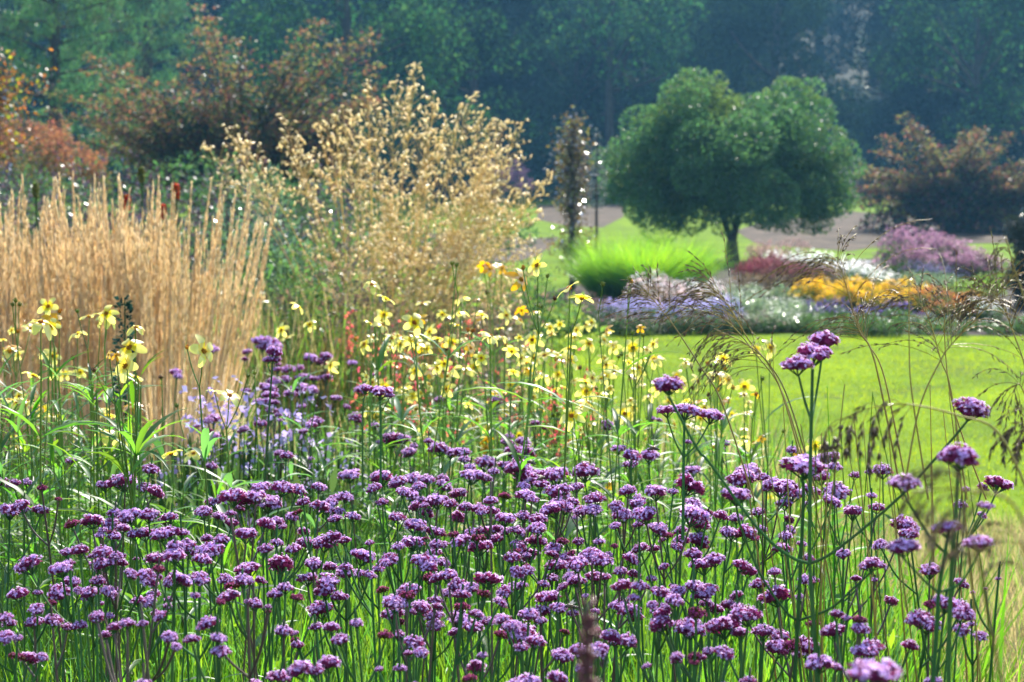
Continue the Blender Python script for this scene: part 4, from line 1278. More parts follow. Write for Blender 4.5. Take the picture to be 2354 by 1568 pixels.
for k in range(46):
    x = rng.uniform(40, 1980); y = rng.uniform(1105, 1430)
    w = rng.uniform(22, 40)
    verbena([(x, y, w), (x + rng.choice([-1, 1]) * rng.uniform(24, 60), y + rng.uniform(4, 40), w * rng.uniform(.6, .9))][:int(rng.integers(1, 3))], float(np.clip(head_depth(y, rng.normal(1.15, .03)), 2.2, 5.2)), VLAB, VG)

# hazier small verbenas behind, in the mid distance
far = []
for x, y, w in [(1755, 690, 110), (1820, 700, 130), (1765, 740, 80), (1845, 770, 95), (1800, 830, 60), (1860, 830, 60), (1660, 770, 60), (1935, 880, 90), (2010, 880, 60), (2085, 815, 90), (1850, 960, 100), (1920, 960, 70), (2040, 940, 90), (2010, 1000, 120), (1790, 1010, 110), (1950, 1045, 80), (2090, 1030, 90), (1820, 1060, 100), (1730, 1110, 60), (1790, 1110, 80), (1840, 1120, 70), (2110, 960, 60), (1650, 1040, 60), (640, 1100, 80), (1420, 755, 80), (1180, 910, 80), (1430, 1205, 90), (1400, 1230, 60), (2120, 1230, 90), (2090, 1270, 80), (1880, 1450, 60), (1870, 1200, 50), (2030, 1140, 50), (1750, 1260, 80), (1640, 1290, 60), (1410, 1310, 50), (1440, 1340, 60)]:
    far.append((*Z4(x, y), w / 1.96 / 1.49))
for x, y, w in [(275, 1015, 90), (350, 1015, 80), (410, 1020, 100), (455, 1070, 60), (800, 1090, 70), (1190, 1090, 70), (490, 1330, 130), (440, 1345, 60), (560, 1350, 80), (590, 1430, 90), (625, 1410, 50), (1240, 1370, 70), (1260, 1340, 60), (1350, 1370, 90), (1320, 1420, 180), (1440, 1250, 60), (1920, 1260, 80), (2200, 1080, 50), (2215, 1220, 45), (230, 1200, 80), (205, 850, 60), (400, 880, 50), (40, 940, 60), (30, 800, 80), (100, 1090, 70), (360, 1270, 70)]:
    far.append((*Z5(x, y), w / 1.96 / 1.49))
for x, y, w in [(45, 1130, 50), (270, 1275, 45), (500, 1285, 55)]:
    far.append((*Z6(x, y), w / 1.81 / 1.49))
for x, y, w in far:
    d = float(np.clip(head_depth(y, 1.05), 3.9, 7.2))
    w = max(w, 17)
    verbena([(x, y, w)] + ([(x + rng.uniform(-25, 25), y + rng.uniform(4, 20), w * .7)] if rng.random() < .5 else []), d, VFAR, "dusky verbenas behind the drift", mat=M['vstem_red'] if rng.random() < .5 else None)


# the tall ones, branch by branch
def hero(label, d, foot_px, branches, heads, r=.0032):
    """branches: polylines in photo coordinates (+ depth offset); heads: (x, y top, width, kind, base x, base y)"""
    f0 = at(*foot_px, d); f0 = np.array([f0[0], d, 0.0])
    t = thing("verbena", label, "verbena", f0, "tall verbenas rising over the drift")
    m = MB()
    for pl, r0, r1 in branches:
        P = [at(x, y, d + dz) - f0 for x, y, dz in pl]
        P = spline(P, 18)
        tube(m, P, np.linspace(r0, r1, len(P)), 6)
    m.build("stem", M['vstem'], t)
    for x, y, w, kind, bx, by, dz in heads:
        b = at(bx, by, d + dz) - f0
        wm = w * d / F * 1.12
        tz = at(x, y, d + dz)[2]
        o = add_head(t, b, wm, kind, (np.clip((x - bx) / F * d / max(wm, 1e-4), -1, 1) * .8, 0, 1.))
        o.scale = (wm, wm, max(.75 * wm, (tz - b[2]) / {'tall': .88, 'round': .82, 'flat': .70}[kind]))
    return t


z6 = lambda x, y, dz=0: (*Z6(x, y), dz)
zc = lambda x, y, dz=0: (*ZC(x, y), dz)
kz = 1 / 1.8108 / 1.4902
hero("tall verbena whose stem bears the topmost trio of heads and two wide curving arms", 2.35, ZC(1075, 1900),
     [([zc(1085, 1900), zc(1060, 1300), zc(1025, 780), zc(1030, 100), z6(1035, 1150), z6(1042, 840)], .0029, .0020),
      ([zc(1025, 780), zc(900, 735), zc(700, 560), zc(400, 150), z6(330, 1340), z6(150, 1010)], .0022, .0015),
      ([zc(1025, 780), zc(1130, 735), zc(1300, 610), zc(1600, 350), zc(1890, 30), z6(2000, 1165)], .0022, .0015),
      ([z6(1037, 1150), z6(1000, 1060, .02), z6(955, 880, .03)], .0018, .0014), ([z6(1037, 1150), z6(1065, 1000, .05), z6(1104, 740, .07)], .0018, .0014)],
     [(955, 0, 0, 'tall', 0, 0, 0)][:0] +
     [(*Z6(950, 752), 165 * kz, 'round', *Z6(952, 885), -.03), (*Z6(1078, 682), 215 * kz, 'flat', *Z6(1042, 830), .02), (*Z6(1112, 600), 160 * kz, 'round', *Z6(1104, 740), .07),
      (*Z6(125, 873), 160 * kz, 'tall', *Z6(152, 1005), 0), (*Z6(2065, 1008), 190 * kz, 'tall', *Z6(2002, 1165), 0)])
hero("verbena with a flat trio of heads side by side in front of the yellow flowers", 3.0, Z6(245, 1900),
     [([z6(238, 1900), z6(243, 1390), z6(248, 1150)], .0026, .0018), ([z6(243, 1390), z6(190, 1290), z6(140, 1140)], .0015, .0012), ([z6(243, 1390), z6(330, 1300), z6(400, 1180)], .0015, .0012)],
     [(*Z6(130, 1065), 118 * kz, 'flat', *Z6(140, 1145), 0), (*Z6(262, 1052), 160 * kz, 'flat', *Z6(248, 1160), 0), (*Z6(410, 1088), 145 * kz, 'flat', *Z6(402, 1185), 0)])
hero("verbena leaning beside the tall trio, its two long arms crossing the curving ones low down", 2.5, ZC(905, 1900),
     [([zc(910, 1900), zc(945, 1250), zc(985, 400), zc(975, 250)], .0030, .0020), ([zc(950, 1135), zc(870, 1070), zc(720, 850), zc(600, 560), zc(570, 430)], .0018, .0013), ([zc(950, 1135), zc(1150, 1060), zc(1300, 930), zc(1415, 825)], .0018, .0013)],
     [(*ZC(980, 145), 250 * kz, 'flat', *ZC(985, 260), 0), (*ZC(565, 305), 165 * kz, 'flat', *ZC(570, 430), 0), (*ZC(1450, 738), 115 * kz, 'round', *ZC(1418, 825), 0), (*ZC(1352, 748), 100 * kz, 'round', *ZC(1400, 830), .01)])
hero("tall verbena by the dry grass, crowned by a wide two-lobed head over the lawn", 1.95, ZC(1885, 1900),
     [([zc(1885, 1900), zc(1890, 1200), zc(1910, 740), zc(1925, 560), zc(1945, 215)], .0029, .0019), ([zc(1905, 745), zc(1790, 640), zc(1660, 440), zc(1610, 345)], .0018, .0013),
      ([zc(1905, 745), zc(1990, 660), zc(2060, 520), zc(2110, 450)], .0018, .0013), ([zc(1945, 215), zc(1925, 190), zc(1895, 165)], .0013, .0011)],
     [(*ZC(1975, 30), 190 * kz, 'tall', *ZC(1950, 205), 0), (*ZC(1870, 58), 115 * kz, 'tall', *ZC(1893, 168), .01), (*ZC(1610, 238), 180 * kz, 'round', *ZC(1610, 345), 0), (*ZC(2112, 393), 95 * kz, 'round', *ZC(2110, 455), 0)])
hero("verbena close by the dry grass with paired heads in the crook of its arms", 1.9, ZC(1760, 1900),
     [([zc(1760, 1900), zc(1815, 1150), zc(1825, 960), zc(1880, 620)], .0028, .0018), ([zc(1825, 960), zc(1740, 890), zc(1600, 740)], .0016, .0012), ([zc(1825, 960), zc(1960, 900), zc(2075, 715)], .0016, .0012)],
     [(*ZC(1880, 515), 185 * kz, 'flat', *ZC(1880, 625), 0), (*ZC(1600, 635), 190 * kz, 'round', *ZC(1605, 745), 0), (*ZC(2085, 598), 165 * kz, 'round', *ZC(2075, 715), 0)])
hero("nearest verbena, one big blurred lilac dome at the very bottom", 1.52, ZC(1420, 2100), [([zc(1430, 2100), zc(1420, 1800), zc(1415, 1570)], .003, .002)], [(*ZC(1412, 1385), 330 * kz, 'flat', *ZC(1415, 1570), 0)])
hero("slim tall verbena standing out of the drift before the pale asters", 3.9, Z4(1790, 1700), [([(*Z4(1775, 1700), 0), (*Z4(1800, 1300), 0), (*Z4(1830, 860), 0)], .0030, .0020), ([(*Z4(1815, 930), 0), (*Z4(1795, 880), 0)], .0012, .001)],
     [(*Z4(1845, 752), 34, 'flat', *Z4(1832, 865), 0), (*Z4(1800, 820), 22, 'round', *Z4(1800, 880), 0), (*Z4(1862, 815), 20, 'round', *Z4(1842, 880), 0)])
hero("verbena with a flat head just above the drift, beneath the tall yellow daisies", 3.7, Z5(400, 1700), [([(*Z5(400, 1700), 0), (*Z5(400, 1300), 0), (*Z5(395, 1120), 0)], .0026, .0018), ([(*Z5(400, 1200), 0), (*Z5(440, 1140), 0), (*Z5(455, 1110), 0)], .0012, .001), ([(*Z5(278, 1700), 0), (*Z5(280, 1200), 0), (*Z5(295, 1080), 0)], .0022, .0016)],
     [(*Z5(290, 1010), 30, 'flat', *Z5(295, 1085), 0), (*Z5(385, 1018), 52, 'flat', *Z5(395, 1120), 0), (*Z5(458, 1065), 22, 'round', *Z5(455, 1115), 0)])

# ================================================================ yellow bidens
def bidens_flower(droop, gold=False, pale=True):
    """five broad petals round a disc; origin at the top of its stalk, facing +Z, unit diameter"""
    mb = MB()
    for k in range(5):
        a = k * 1.2566 + rng.uniform(-.16, .16)
        L = .5 * rng.uniform(.85, 1.08); W = .145 * rng.uniform(.8, 1.2)
        us = np.linspace(0, 1, 6)
        prof = np.array([.30, .70, .98, 1.05, .92, .42]) * W
        dr = droop * rng.uniform(.5, 1.4)
        V = []
        for u, w in zip(us, prof):
            x = .05 + L * u
            z = .06 - dr * u * u * .4 + .05 * math.sin(u * 3)
            for s, cz in ((-1, .025), (0, 0), (1, .025)):
                V.append([x, s * w, z + cz])
        V = np.array(V)
        R = np.array([[math.cos(a), -math.sin(a), 0], [math.sin(a), math.cos(a), 0], [0, 0, 1]])
        V = V @ R.T
        Q, mt = [], []
        for i in range(5):
            for j in range(2):
                Q.append([i * 3 + j, i * 3 + j + 1, (i + 1) * 3 + j + 1, (i + 1) * 3 + j]); mt.append(0 if i < 2 or not pale else 1)
        mb.add(V, Q, np.array(mt))
    # green bracts behind
    n = 8
    a = np.arange(n) * 6.28 / n
    leaf_quads(mb, np.tile([0, 0, .03], (n, 1)), np.column_stack([np.cos(a), np.sin(a), -.15 * np.ones(n)]), np.tile([0, 0, 1.], (n, 1)), .15, .05, 2)
    return mb.mesh("flower", [M['gold'] if gold else M['petal'], M['gold'] if gold else M['pale'], M['bud']], True)


def disc_mesh():
    mb = MB()
    ball(mb, (0, 0, .05), (.10, .10, .06), 8, 5, 0)
    n = 40
    d = rand_dirs(n); d[:, 2] = np.abs(d[:, 2])
    spindles(mb, d * np.array([.085, .085, .05]) + np.array([0, 0, .05]), d * .5 + np.array([0, 0, 1.]), .07, .014, 0)
    return mb.mesh("flower_centre", [M['disc']])


def bud_mesh(mat, spread_):
    mb = MB()
    ball(mb, (0, 0, .22), (.26, .26, .26), 8, 5, 0)
    n = 14
    d = rand_dirs(n); d[:, 2] = np.abs(d[:, 2])
    spindles(mb, d * .2 + np.array([0, 0, .25]), d + np.array([0, 0, .6]), .26, .05, 0)
    k = 7
    a = np.arange(k) * 6.28 / k
    leaf_quads(mb, np.tile([0, 0, 0], (k, 1)), np.column_stack([np.cos(a), np.sin(a), spread_ * np.ones(k)]), np.tile([0, 0, 1.], (k, 1)), .5, .12, 1)
    return mb.mesh("bud", [mat, M['bud']])


BF = [bidens_flower(.15), bidens_flower(.5), bidens_flower(.9), bidens_flower(.3)]
BG = [bidens_flower(.3, True), bidens_flower(.6, True)]
DM = disc_mesh()
BUD = [bud_mesh(M['bud'], .6), bud_mesh(M['disc'], .4), bud_mesh(M['seed'], .2)]


def orient(o, direc):
    o.rotation_euler = Vector(direc).to_track_quat('Z', 'Y').to_euler()
    o.rotation_euler.rotate_axis('Z', rng.uniform(0, 6.28))


def lance_leaves(mb, C, az, el, ln, wd, mat, droop=.8):
    """long arching lance leaves, folded a little along the midrib"""
    for c, a, e, L, w in zip(C, az, el, ln, wd):
        us = np.linspace(0, 1, 6)
        h = np.array([math.cos(a), math.sin(a), 0]); s = np.array([-math.sin(a), math.cos(a), 0])
        p = np.array(c, float)
        V = []
        pr = [.25, .8, 1., .75, .42, .03]
        for i, u in enumerate(us):
            ang = e - droop * u * 1.1
            if i: p = p + (h * math.cos(ang) + np.array([0, 0, math.sin(ang)])) * L / 5
            n = np.array([0, 0, math.cos(ang)]) - h * math.sin(ang)
            for q in (-1, 0, 1):
                V.append(p + s * q * w * .5 * pr[i] + n * abs(q) * w * .18 * pr[i])
        Q = [[i * 3 + j, i * 3 + j + 1, (i + 1) * 3 + j + 1, (i + 1) * 3 + j] for i in range(5) for j in range(2)]
        mb.add(V, Q, mat)


def bidens(d, flowers, buds, label, group, leaves=14):
    """flowers: (x, y, width, 'gold'|'') photo coordinates of flower centre"""
    pts = [(x, y) for x, y, *_ in flowers + buds]
    mx = np.mean([p[0] for p in pts]); ymin = min(p[1] for p in pts); ymax = max(p[1] for p in pts)
    f0 = at(mx, 1200, d); f0 = np.array([f0[0] + rng.normal(0, .11), d, 0.])
    t = thing("bidens", label, "yellow daisy", f0, group)
    m = MB()
    spanx = max(.03, max(abs(p[0] - mx) for p in pts) * d / F)
    node = at(mx, ymax, d) - f0 - np.array([0, 0, spanx * .9 + .04])
    node[0] += rng.normal(0, .01)
    bend = np.array([rng.normal(0, .03), rng.normal(0, .03), 0])
    S = spline([np.zeros(3), node * .5 + bend, node], 10)
    tube(m, S, np.linspace(.0034, .0017 if flowers else .0012, len(S)), 5)
    if len(pts) > 3:
        pass
    for i, q in enumerate(flowers + buds):
        x, y, w = q[:3]
        p = at(x, y, d + rng.uniform(-.06, .06)) - f0
        wm = w * d / F * 1.16
        isf = i < len(flowers)
        dr = norm(np.array([rng.normal(0, .45), rng.normal(-.05, .45), 1.]))
        if isf and rng.random() < .42: dr = norm(np.array([rng.normal(0, .6), -.7, .4]))
        st = node if rng.random() < .65 or len(S) < 3 else S[-3]
        c = st + (p - st) * np.array([.55, .55, .45]) 
        e = p - dr * wm * .06
        tube(m, spline([st, c, e], 8), .0012, 4)
        if isf:
            gold = len(q) > 3 and q[3]
            o = put("flower", (BG if gold else BF)[int(rng.integers(0, len(BG if gold else BF)))], t)
            o.location = e; o.scale = (wm,) * 3
            orient(o, dr)
            put("flower_centre", DM, o)
        else:
            o = put("bud", BUD[int(q[3]) if len(q) > 3 else 0], t)
            o.location = p - dr * wm * .2; o.scale = (wm * 1.3,) * 3
            orient(o, dr)
    m.build("stem", M['bstem'], t)
    g = MB()
    C, az, el, ln, wd = [], [], [], [], []
    for k in range(leaves // 2):
        u = rng.uniform(.42, 1.0)
        c = S[min(len(S) - 1, int(u * (len(S) - 1)))]
        a = rng.uniform(0, 6.28)
        for s in (0, math.pi):
            C.append(c); az.append(a + s + rng.normal(0, .2)); el.append(rng.uniform(.4, 1.15)); L = rng.uniform(.09, .20); ln.append(L); wd.append(L * rng.uniform(.07, .12))
    lance_leaves(g, C, az, el, ln, wd, 0, .9)
    g.build("foliage", M['bluegreen'] if rng.random() < .4 else M['blade2'], t)
    return t


BFL = []
K4 = 1 / 1.96 / 1.4902
for x, y, w in [(325, 490, 130), (275, 600, 170), (205, 640, 110), (80, 650, 60), (20, 715, 55), (125, 815, 80), (870, 765, 170), (845, 890, 180), (905, 960, 115), (1365, 790, 180), (440, 945, 90), (540, 930, 80), (1440, 1055, 85), (1540, 1090, 150), (60, 1120, 130), (175, 1160, 110), (290, 1180, 100), (90, 1365, 110), (250, 1400, 90), (480, 1420, 80), (700, 1340, 140), (1150, 1480, 140), (1300, 1480, 130), (1385, 1450, 80), (1890, 650, 95), (2000, 490, 100), (2080, 610, 80), (1930, 700, 90), (2225, 890, 80)]:
    BFL.append((*Z4(x, y), w * K4, False))
for x, y in [(730, 815), (780, 820)]: BFL.append((*Z4(x, y), 60 * K4, True))
for x, y, w in [(1450, 215, 140), (1665, 370, 160), (1750, 435, 150), (340, 345, 110), (435, 440, 115), (680, 470, 100), (940, 440, 110), (410, 615, 115), (625, 600, 150), (730, 660, 100), (910, 615, 80), (515, 690, 60), (535, 745, 110), (640, 750, 110), (460, 765, 70), (290, 745, 105), (1140, 690, 130), (500, 890, 50), (885, 915, 110), (1030, 900, 100), (1280, 790, 115), (1370, 775, 60), (1430, 840, 110), (1500, 820, 115), (1550, 790, 80), (1290, 930, 85), (1670, 850, 130), (1410, 940, 90), (1500, 960, 100), (1590, 950, 60), (1800, 740, 100), (1965, 765, 90), (2095, 770, 130), (2150, 840, 80), (2240, 845, 100), (2060, 910, 110), (1970, 930, 100), (1910, 960, 110), (2140, 960, 100), (2130, 900, 100), (1940, 1040, 60), (1780, 1060, 120), (1790, 1140, 130), (1680, 1225, 150), (2040, 1210, 125), (2100, 1170, 100), (1740, 1320, 60), (65, 885, 95), (745, 970, 40)]:
    BFL.append((*Z5(x, y), w * K4, False))
for x, y, w in [(1090, 215, 85), (1130, 240, 85), (1175, 215, 85), (1215, 235, 70), (1340, 310, 150), (1345, 515, 80), (800, 750, 75), (655, 580, 90), (1050, 440, 40), (1670, 1395, 110), (1105, 1390, 90), (1105, 1440, 70), (2145, 635, 60), (1485, 1185, 50)]:
    BFL.append((*Z5(x, y), w * K4, True))
for x, y, w in [(780, 708, 110), (490, 775, 100), (450, 868, 120), (200, 890, 90), (240, 930, 90), (180, 950, 70), (520, 910, 90), (330, 920, 100), (620, 950, 110), (25, 1010, 80), (340, 1210, 70), (430, 1330, 60), (625, 1290, 90), (680, 1300, 110), (1060, 1320, 120), (370, 1080, 60), (60, 780, 100), (250, 780, 60)]:
    BFL.append((*Z6(x, y), w * kz, False))
BFL.append((*Z6(980, 1372), 90 * kz, True))
for x, y, w in [(1570, 300, 60)]: BFL.append((*ZA(x, y), w / 1.8733 / 1.49, True))
for x, y, w in [(1850, 300, 60)]: BFL.append((*ZB(x, y), w / 1.8733 / 1.49, True))
for x, y, w in [(690, 395, 70), (780, 370, 60)]: BFL.append((*ZC(x, y), w * kz, False))
BUDS = []
for x, y, k in [(105, 455, 0), (85, 480, 0), (130, 480, 0), (310, 540, 0), (400, 525, 1), (120, 660, 1), (65, 795, 1), (635, 920, 2), (1085, 970, 2), (1255, 770, 1), (490, 840, 0), (1190, 1160, 0), (1710, 940, 0), (1665, 960, 0), (840, 1350, 0), (2060, 1080, 0), (2120, 1100, 0), (520, 525, 0), (1160, 1360, 0)]:
    BUDS.append((*Z4(x, y), 34 * K4, k))
for x, y, k in [(880, 205, 0), (910, 215, 0), (1115, 400, 2), (1570, 440, 2), (1355, 235, 1), (1520, 290, 0), (2085, 325, 1), (2070, 310, 0), (1890, 345, 0), (1460, 490, 0), (1480, 495, 0), (990, 650, 1), (1015, 655, 1), (895, 875, 2), (820, 920, 2), (1240, 755, 1), (370, 745, 0), (230, 712, 1), (320, 990, 0), (1740, 905, 2), (1630, 860, 2), (1580, 850, 1), (2090, 670, 0), (2165, 685, 0), (1880, 735, 0), (2020, 815, 0), (1655, 1130, 0), (1595, 1215, 0), (1770, 1250, 1), (1560, 1225, 0), (1510, 1310, 2), (1850, 1045, 0), (1850, 1370, 0), (370, 1235, 0), (315, 1245, 0), (840, 780, 2), (2000, 830, 0), (1030, 1305, 1), (1060, 1350, 0)]:
    BUDS.append((*Z5(x, y), 34 * K4, k))
for x, y, k in [(392, 810, 1), (410, 825, 0), (395, 1005, 2), (455, 975, 1), (345, 850, 2), (730, 905, 0), (690, 1000, 1), (1218, 1207, 0), (860, 1230, 0), (545, 960, 1), (500, 845, 1), (300, 965, 2)]:
    BUDS.append((*Z6(x, y), 30 * kz, k))
for k in range(135):
    x = rng.uniform(840, 1760); y = rng.uniform(740, 1010) if x < 1400 else rng.uniform(790, 1020)
    BFL.append((x, y, rng.uniform(17, 34), rng.random() < .14))
for k in range(48):
    BFL.append((rng.uniform(830, 1420), rng.uniform(715, 915), rng.uniform(24, 40), rng.random() < .1))
for k in range(30):
    BFL.append((rng.uniform(0, 330), rng.uniform(720, 1050), rng.uniform(24, 46), rng.random() < .1))
# gather flowers that stand together into plants
uniq = {}
for (nm, x, y, lab) in [("a", *Z4(325, 490), "yellow daisy with the pale open bloom highest before the blond grass"), ("b", *Z4(845, 890), "yellow daisy with drooping petals in front of the dark green spire"), ("c", *Z4(1365, 790), "yellow daisy with one tilted bloom on a long bare stalk against the blond grass"),
                        ("d", *Z4(1540, 1090), "small pale yellow daisy with one white petal flung out, before the dusky verbenas"), ("e", *Z5(1130, 240), "daisy with the dense golden-orange bunch of blooms at its top"), ("f", *Z5(1450, 215), "tall daisy with a pale-rimmed bloom over a golden one"),
                        ("g", *Z5(1700, 400), "tall daisy with two cream blooms seen edge-on and a brown seed head"), ("h", *Z5(290, 745), "daisy with a single clear yellow bloom facing the viewer above a flat verbena"), ("i", *Z5(1680, 1225), "daisy with one broad pale bloom low over the drift by the lawn"), ("j", *Z6(650, 1295), "daisy with three white-tipped blooms low against the lawn")]:
    uniq[nm] = (x, y, lab)
left = sorted(BFL, key=lambda q: q[1])
rest = list(BUDS)
BGRP = "yellow daisies behind the verbena drift"
while left:
    a = left.pop(0)
    g = [a]
    near = sorted((q for q in left if abs(q[0] - a[0]) < 48 and abs(q[1] - a[1]) < 55), key=lambda q: math.hypot(q[0] - a[0], q[1] - a[1]))
    for q in near[:int(rng.integers(1, 4))]:
        g.append(q); left.remove(q)
    mx, my = np.mean([q[0] for q in g]), np.mean([q[1] for q in g])
    bn = sorted((q for q in rest if abs(q[0] - mx) < 60 and abs(q[1] - my) < 70), key=lambda q: math.hypot(q[0] - mx, q[1] - my))[:3]
    for q in bn: rest.remove(q)
    wmean = max(q[2] for q in g)
    d = float(np.clip(F * .047 / wmean, 3.5, 6.4))
    lab = None
    for nm, (ux, uy, l) in list(uniq.items()):
        if any(math.hypot(ux - q[0], uy - q[1]) < 14 for q in g): lab = l; del uniq[nm]; break
    left_group = mx < 560
    bidens(d, g, bn, lab or ("yellow daisy with cream-tipped petals in the leafy stand before the blond grass" if left_group else "yellow daisy with cream-tipped petals in the loose stand before the lawn and oat grass"),
           BGRP + (" by the blond grass" if left_group else ""), 20 if left_group else 14)
while rest:
    g = [rest.pop(0)]
    for q in [q for q in rest if math.hypot(q[0] - g[0][0], q[1] - g[0][1]) < 60][:2]:
        g.append(q); rest.remove(q)
    bidens(4.4, [], g, "budding daisy without open blooms among the yellow daisies", "budding daisies", 12)

# leafy shoots, left and middle: too many and too alike to count
sh = MB()
for k in range(170):
    if k < 95:
        px, d, top = rng.uniform(-60, 330), rng.uniform(3.8, 5.6), rng.uniform(860, 1180)
    else:
        px, d, top = rng.uniform(330, 1750), rng.uniform(4.4, 6.8), rng.uniform(1000, 1200)
    p = at(px, top, d)
    b = np.array([p[0] + rng.normal(0, .05), d, 0])
    S = spline([b, (b + p) / 2 + rng.normal(0, .03, 3), p], 8)
    tube(sh, S, np.linspace(.0035, .0015, len(S)), 4, 0)
    C, az, el, ln, wd = [], [], [], [], []
    for q in range(14):
        c = S[int(rng.integers(3, len(S)))]
        a = rng.uniform(0, 6.28); L = rng.uniform(.07, .15)
        C.append(c); az.append(a); el.append(rng.uniform(.6, 1.3)); ln.append(L); wd.append(L * rng.uniform(.06, .10))
    lance_leaves(sh, C, az, el, ln, wd, int(rng.integers(1, 4)), .8)
tag(sh.build("leafy_shoots", [M['bstem'], M['blade2'], M['bluegreen'], M['blade']]), "leafy green shoots crowding between the daisies", "foliage", kind='stuff')

# green blades under the flowers
def carpet(n, dfun, xfun, hfun, lab, name, mats, wd=(.006, .014), lean=.3, curve=.65):
    m = MB()
    d = dfun(n); x = xfun(d); h = hfun(n, d)
    blades(m, np.column_stack([x, d, np.zeros(n)]), rng.uniform(0, 6.28, n), rng.uniform(0, lean, n), h, rng.uniform(*wd, n), rng.uniform(.1, curve, n), rng.integers(0, len(mats), n), 3)
    tag(m.build(name, mats), lab, "grass", kind='stuff')


dd = lambda a, b: (lambda n: np.sqrt(rng.uniform(a * a, b * b, n)))
carpet(30000, dd(1.5, 5.2), lambda d: rng.uniform(-.31, .20, len(d)) * d + rng.normal(0, .16, len(d)), lambda n, d: rng.uniform(.45, .98, n), "green blades and leaves under the verbenas", "undergrowth", [M['blade'], M['blade2'], M['blade'], M['bluegreen']])
# broader leaves low among the stems
lv = MB()
n = 16000
d = np.sqrt(rng.uniform(1.5 ** 2, 6.5 ** 2, n)); x = rng.uniform(-.31, .19, n) * d + rng.normal(0, .15, n)
zz = rng.uniform(.05, .72, n)
L_ = rng.uniform(.035, .08, n)
leaf_quads(lv, np.column_stack([x, d, zz]), norm(rng.normal(0, .7, (n, 3)) + np.array([0, 0, .5])), rand_dirs(n), L_, L_ * .26, rng.integers(0, 3, n))
tag(lv.build("foliage", [M['blade2'], M['bluegreen'], M['blade']]), "small green leaves among the verbena stems", "foliage", kind='stuff')
carpet(15000, dd(5.2, 9.3), lambda d: rng.uniform(-.31, .15, len(d)) * d, lambda n, d: rng.uniform(.35, .85, n), "mixed green and straw growth behind the verbenas", "undergrowth", [M['blade'], M['blade2'], M['drygrass'], M['bluegreen']])
carpet(9000, dd(8.6, 20), lambda d: rng.uniform(-.33, -.02, len(d)) * d, lambda n, d: rng.uniform(.3, .8, n), "rough growth between the tall grasses", "undergrowth", [M['drygrass'], M['blade2'], M['bluegreen']], (.008, .02))
carpet(34000, dd(1.8, 9.4), lambda d: np.abs(rng.normal(.0, .075, len(d)) + rng.uniform(.16, .34, len(d))) * d, lambda n, d: rng.uniform(.3, .85, n) * np.clip((10.6 - d) / 6.0, .28, 1), "dry fawn grass fading into the lawn", "dry_grass", [M['drygrass'], M['drygrass'], M['drygrass'], M['blade']], (.002, .005), .5, 1.0)
# mown turf standing up from the lawn sheet where it is nearest
m = MB(); n = 90000
d = np.sqrt(rng.uniform(9.0 ** 2, 22.3 ** 2, n)); x = rng.uniform(-.02, .42, n) * d
ok = (x > .2 + np.clip((13 - d) * .28, 0, 2)) & ~((d < 9.6) & (x < 2)); d, x = d[ok], x[ok]; n = len(d)
blades(m, np.column_stack([x, d, np.zeros(n)]), rng.uniform(0, 6.28, n), rng.uniform(0, .7, n), rng.uniform(.014, .032, n), .005, .5, (np.sin(x * 1.3 + .8 * np.sin(d * .9)) * .5 + np.sin(d * 1.9 + .5 * np.sin(x * 2.1)) + rng.normal(0, .55, n) < .25).astype(int), 2)
tag(m.build("lawn_grass", [leafmat("turf_blade_deep", (.10, .16, .01), (.27, .39, .012), .5, .0, .4, .3, .02), leafmat("turf_blade", (.15, .215, .008), (.42, .54, .01), .5, .0, .4, .3, .02)]), "short mown blades of the sunny lawn", "grass", kind='stuff')

# ================================================================ moor grass
def moor(pts, d, start, n_br, blen, label, droop=.8, side=0, seedl=.009, thick=.0008, mats=None):
    P = spline([at(x, y, d + dz) for x, y, dz in pts], 26)
    f0 = P[0].copy()
    t = thing("moor_grass", label, "grass stalk", f0, "moor grass stalks")
    m = MB()
    tube(m, P - f0, np.linspace(.0014, .0005, len(P)), 4)
    m.build("stalk", mats or M['moorstem'], t)
    if n_br == 0: return
    g = MB()
    k0 = int(start * len(P))
    A, B, Sb, Sd = [], [], [], []
    for i in range(n_br):
        u = i / n_br
        idx = k0 + u * (len(P) - 1 - k0)
        c = P[int(idx)] - f0
        T = norm(P[min(int(idx) + 1, len(P) - 1)] - P[max(int(idx) - 1, 0)])
        o = norm(np.cross(T, rand_dirs(1)[0]))
        if side: o = norm(o + np.array([side, 0, 0]) * .9)
        L = blen * (1.15 - .75 * u) * rng.uniform(.5, 1.15)
        dr = norm(T * .9 + o * .9)
        p = c
        st = 7
        for s in range(st):
            q = p + dr * L / st
            A.append(p); B.append(q)
            dr = norm(dr + np.array([0, 0, -droop * .22]))
            if s >= 2:
                for e in range(2):
                    Sb.append(p + (q - p) * rng.random()); Sd.append(dr + rng.normal(0, .28, 3))
            p = q
    tubes(g, A, B, .0005, .0004, 3, 1)
    spindles(g, Sb, Sd, seedl * rng.uniform(.7, 1.3, len(Sb)), thick * rng.uniform(.8, 1.3, len(Sb)), 0)
    g.build("panicle", [M['moorseed'], M['moorstem']], t)


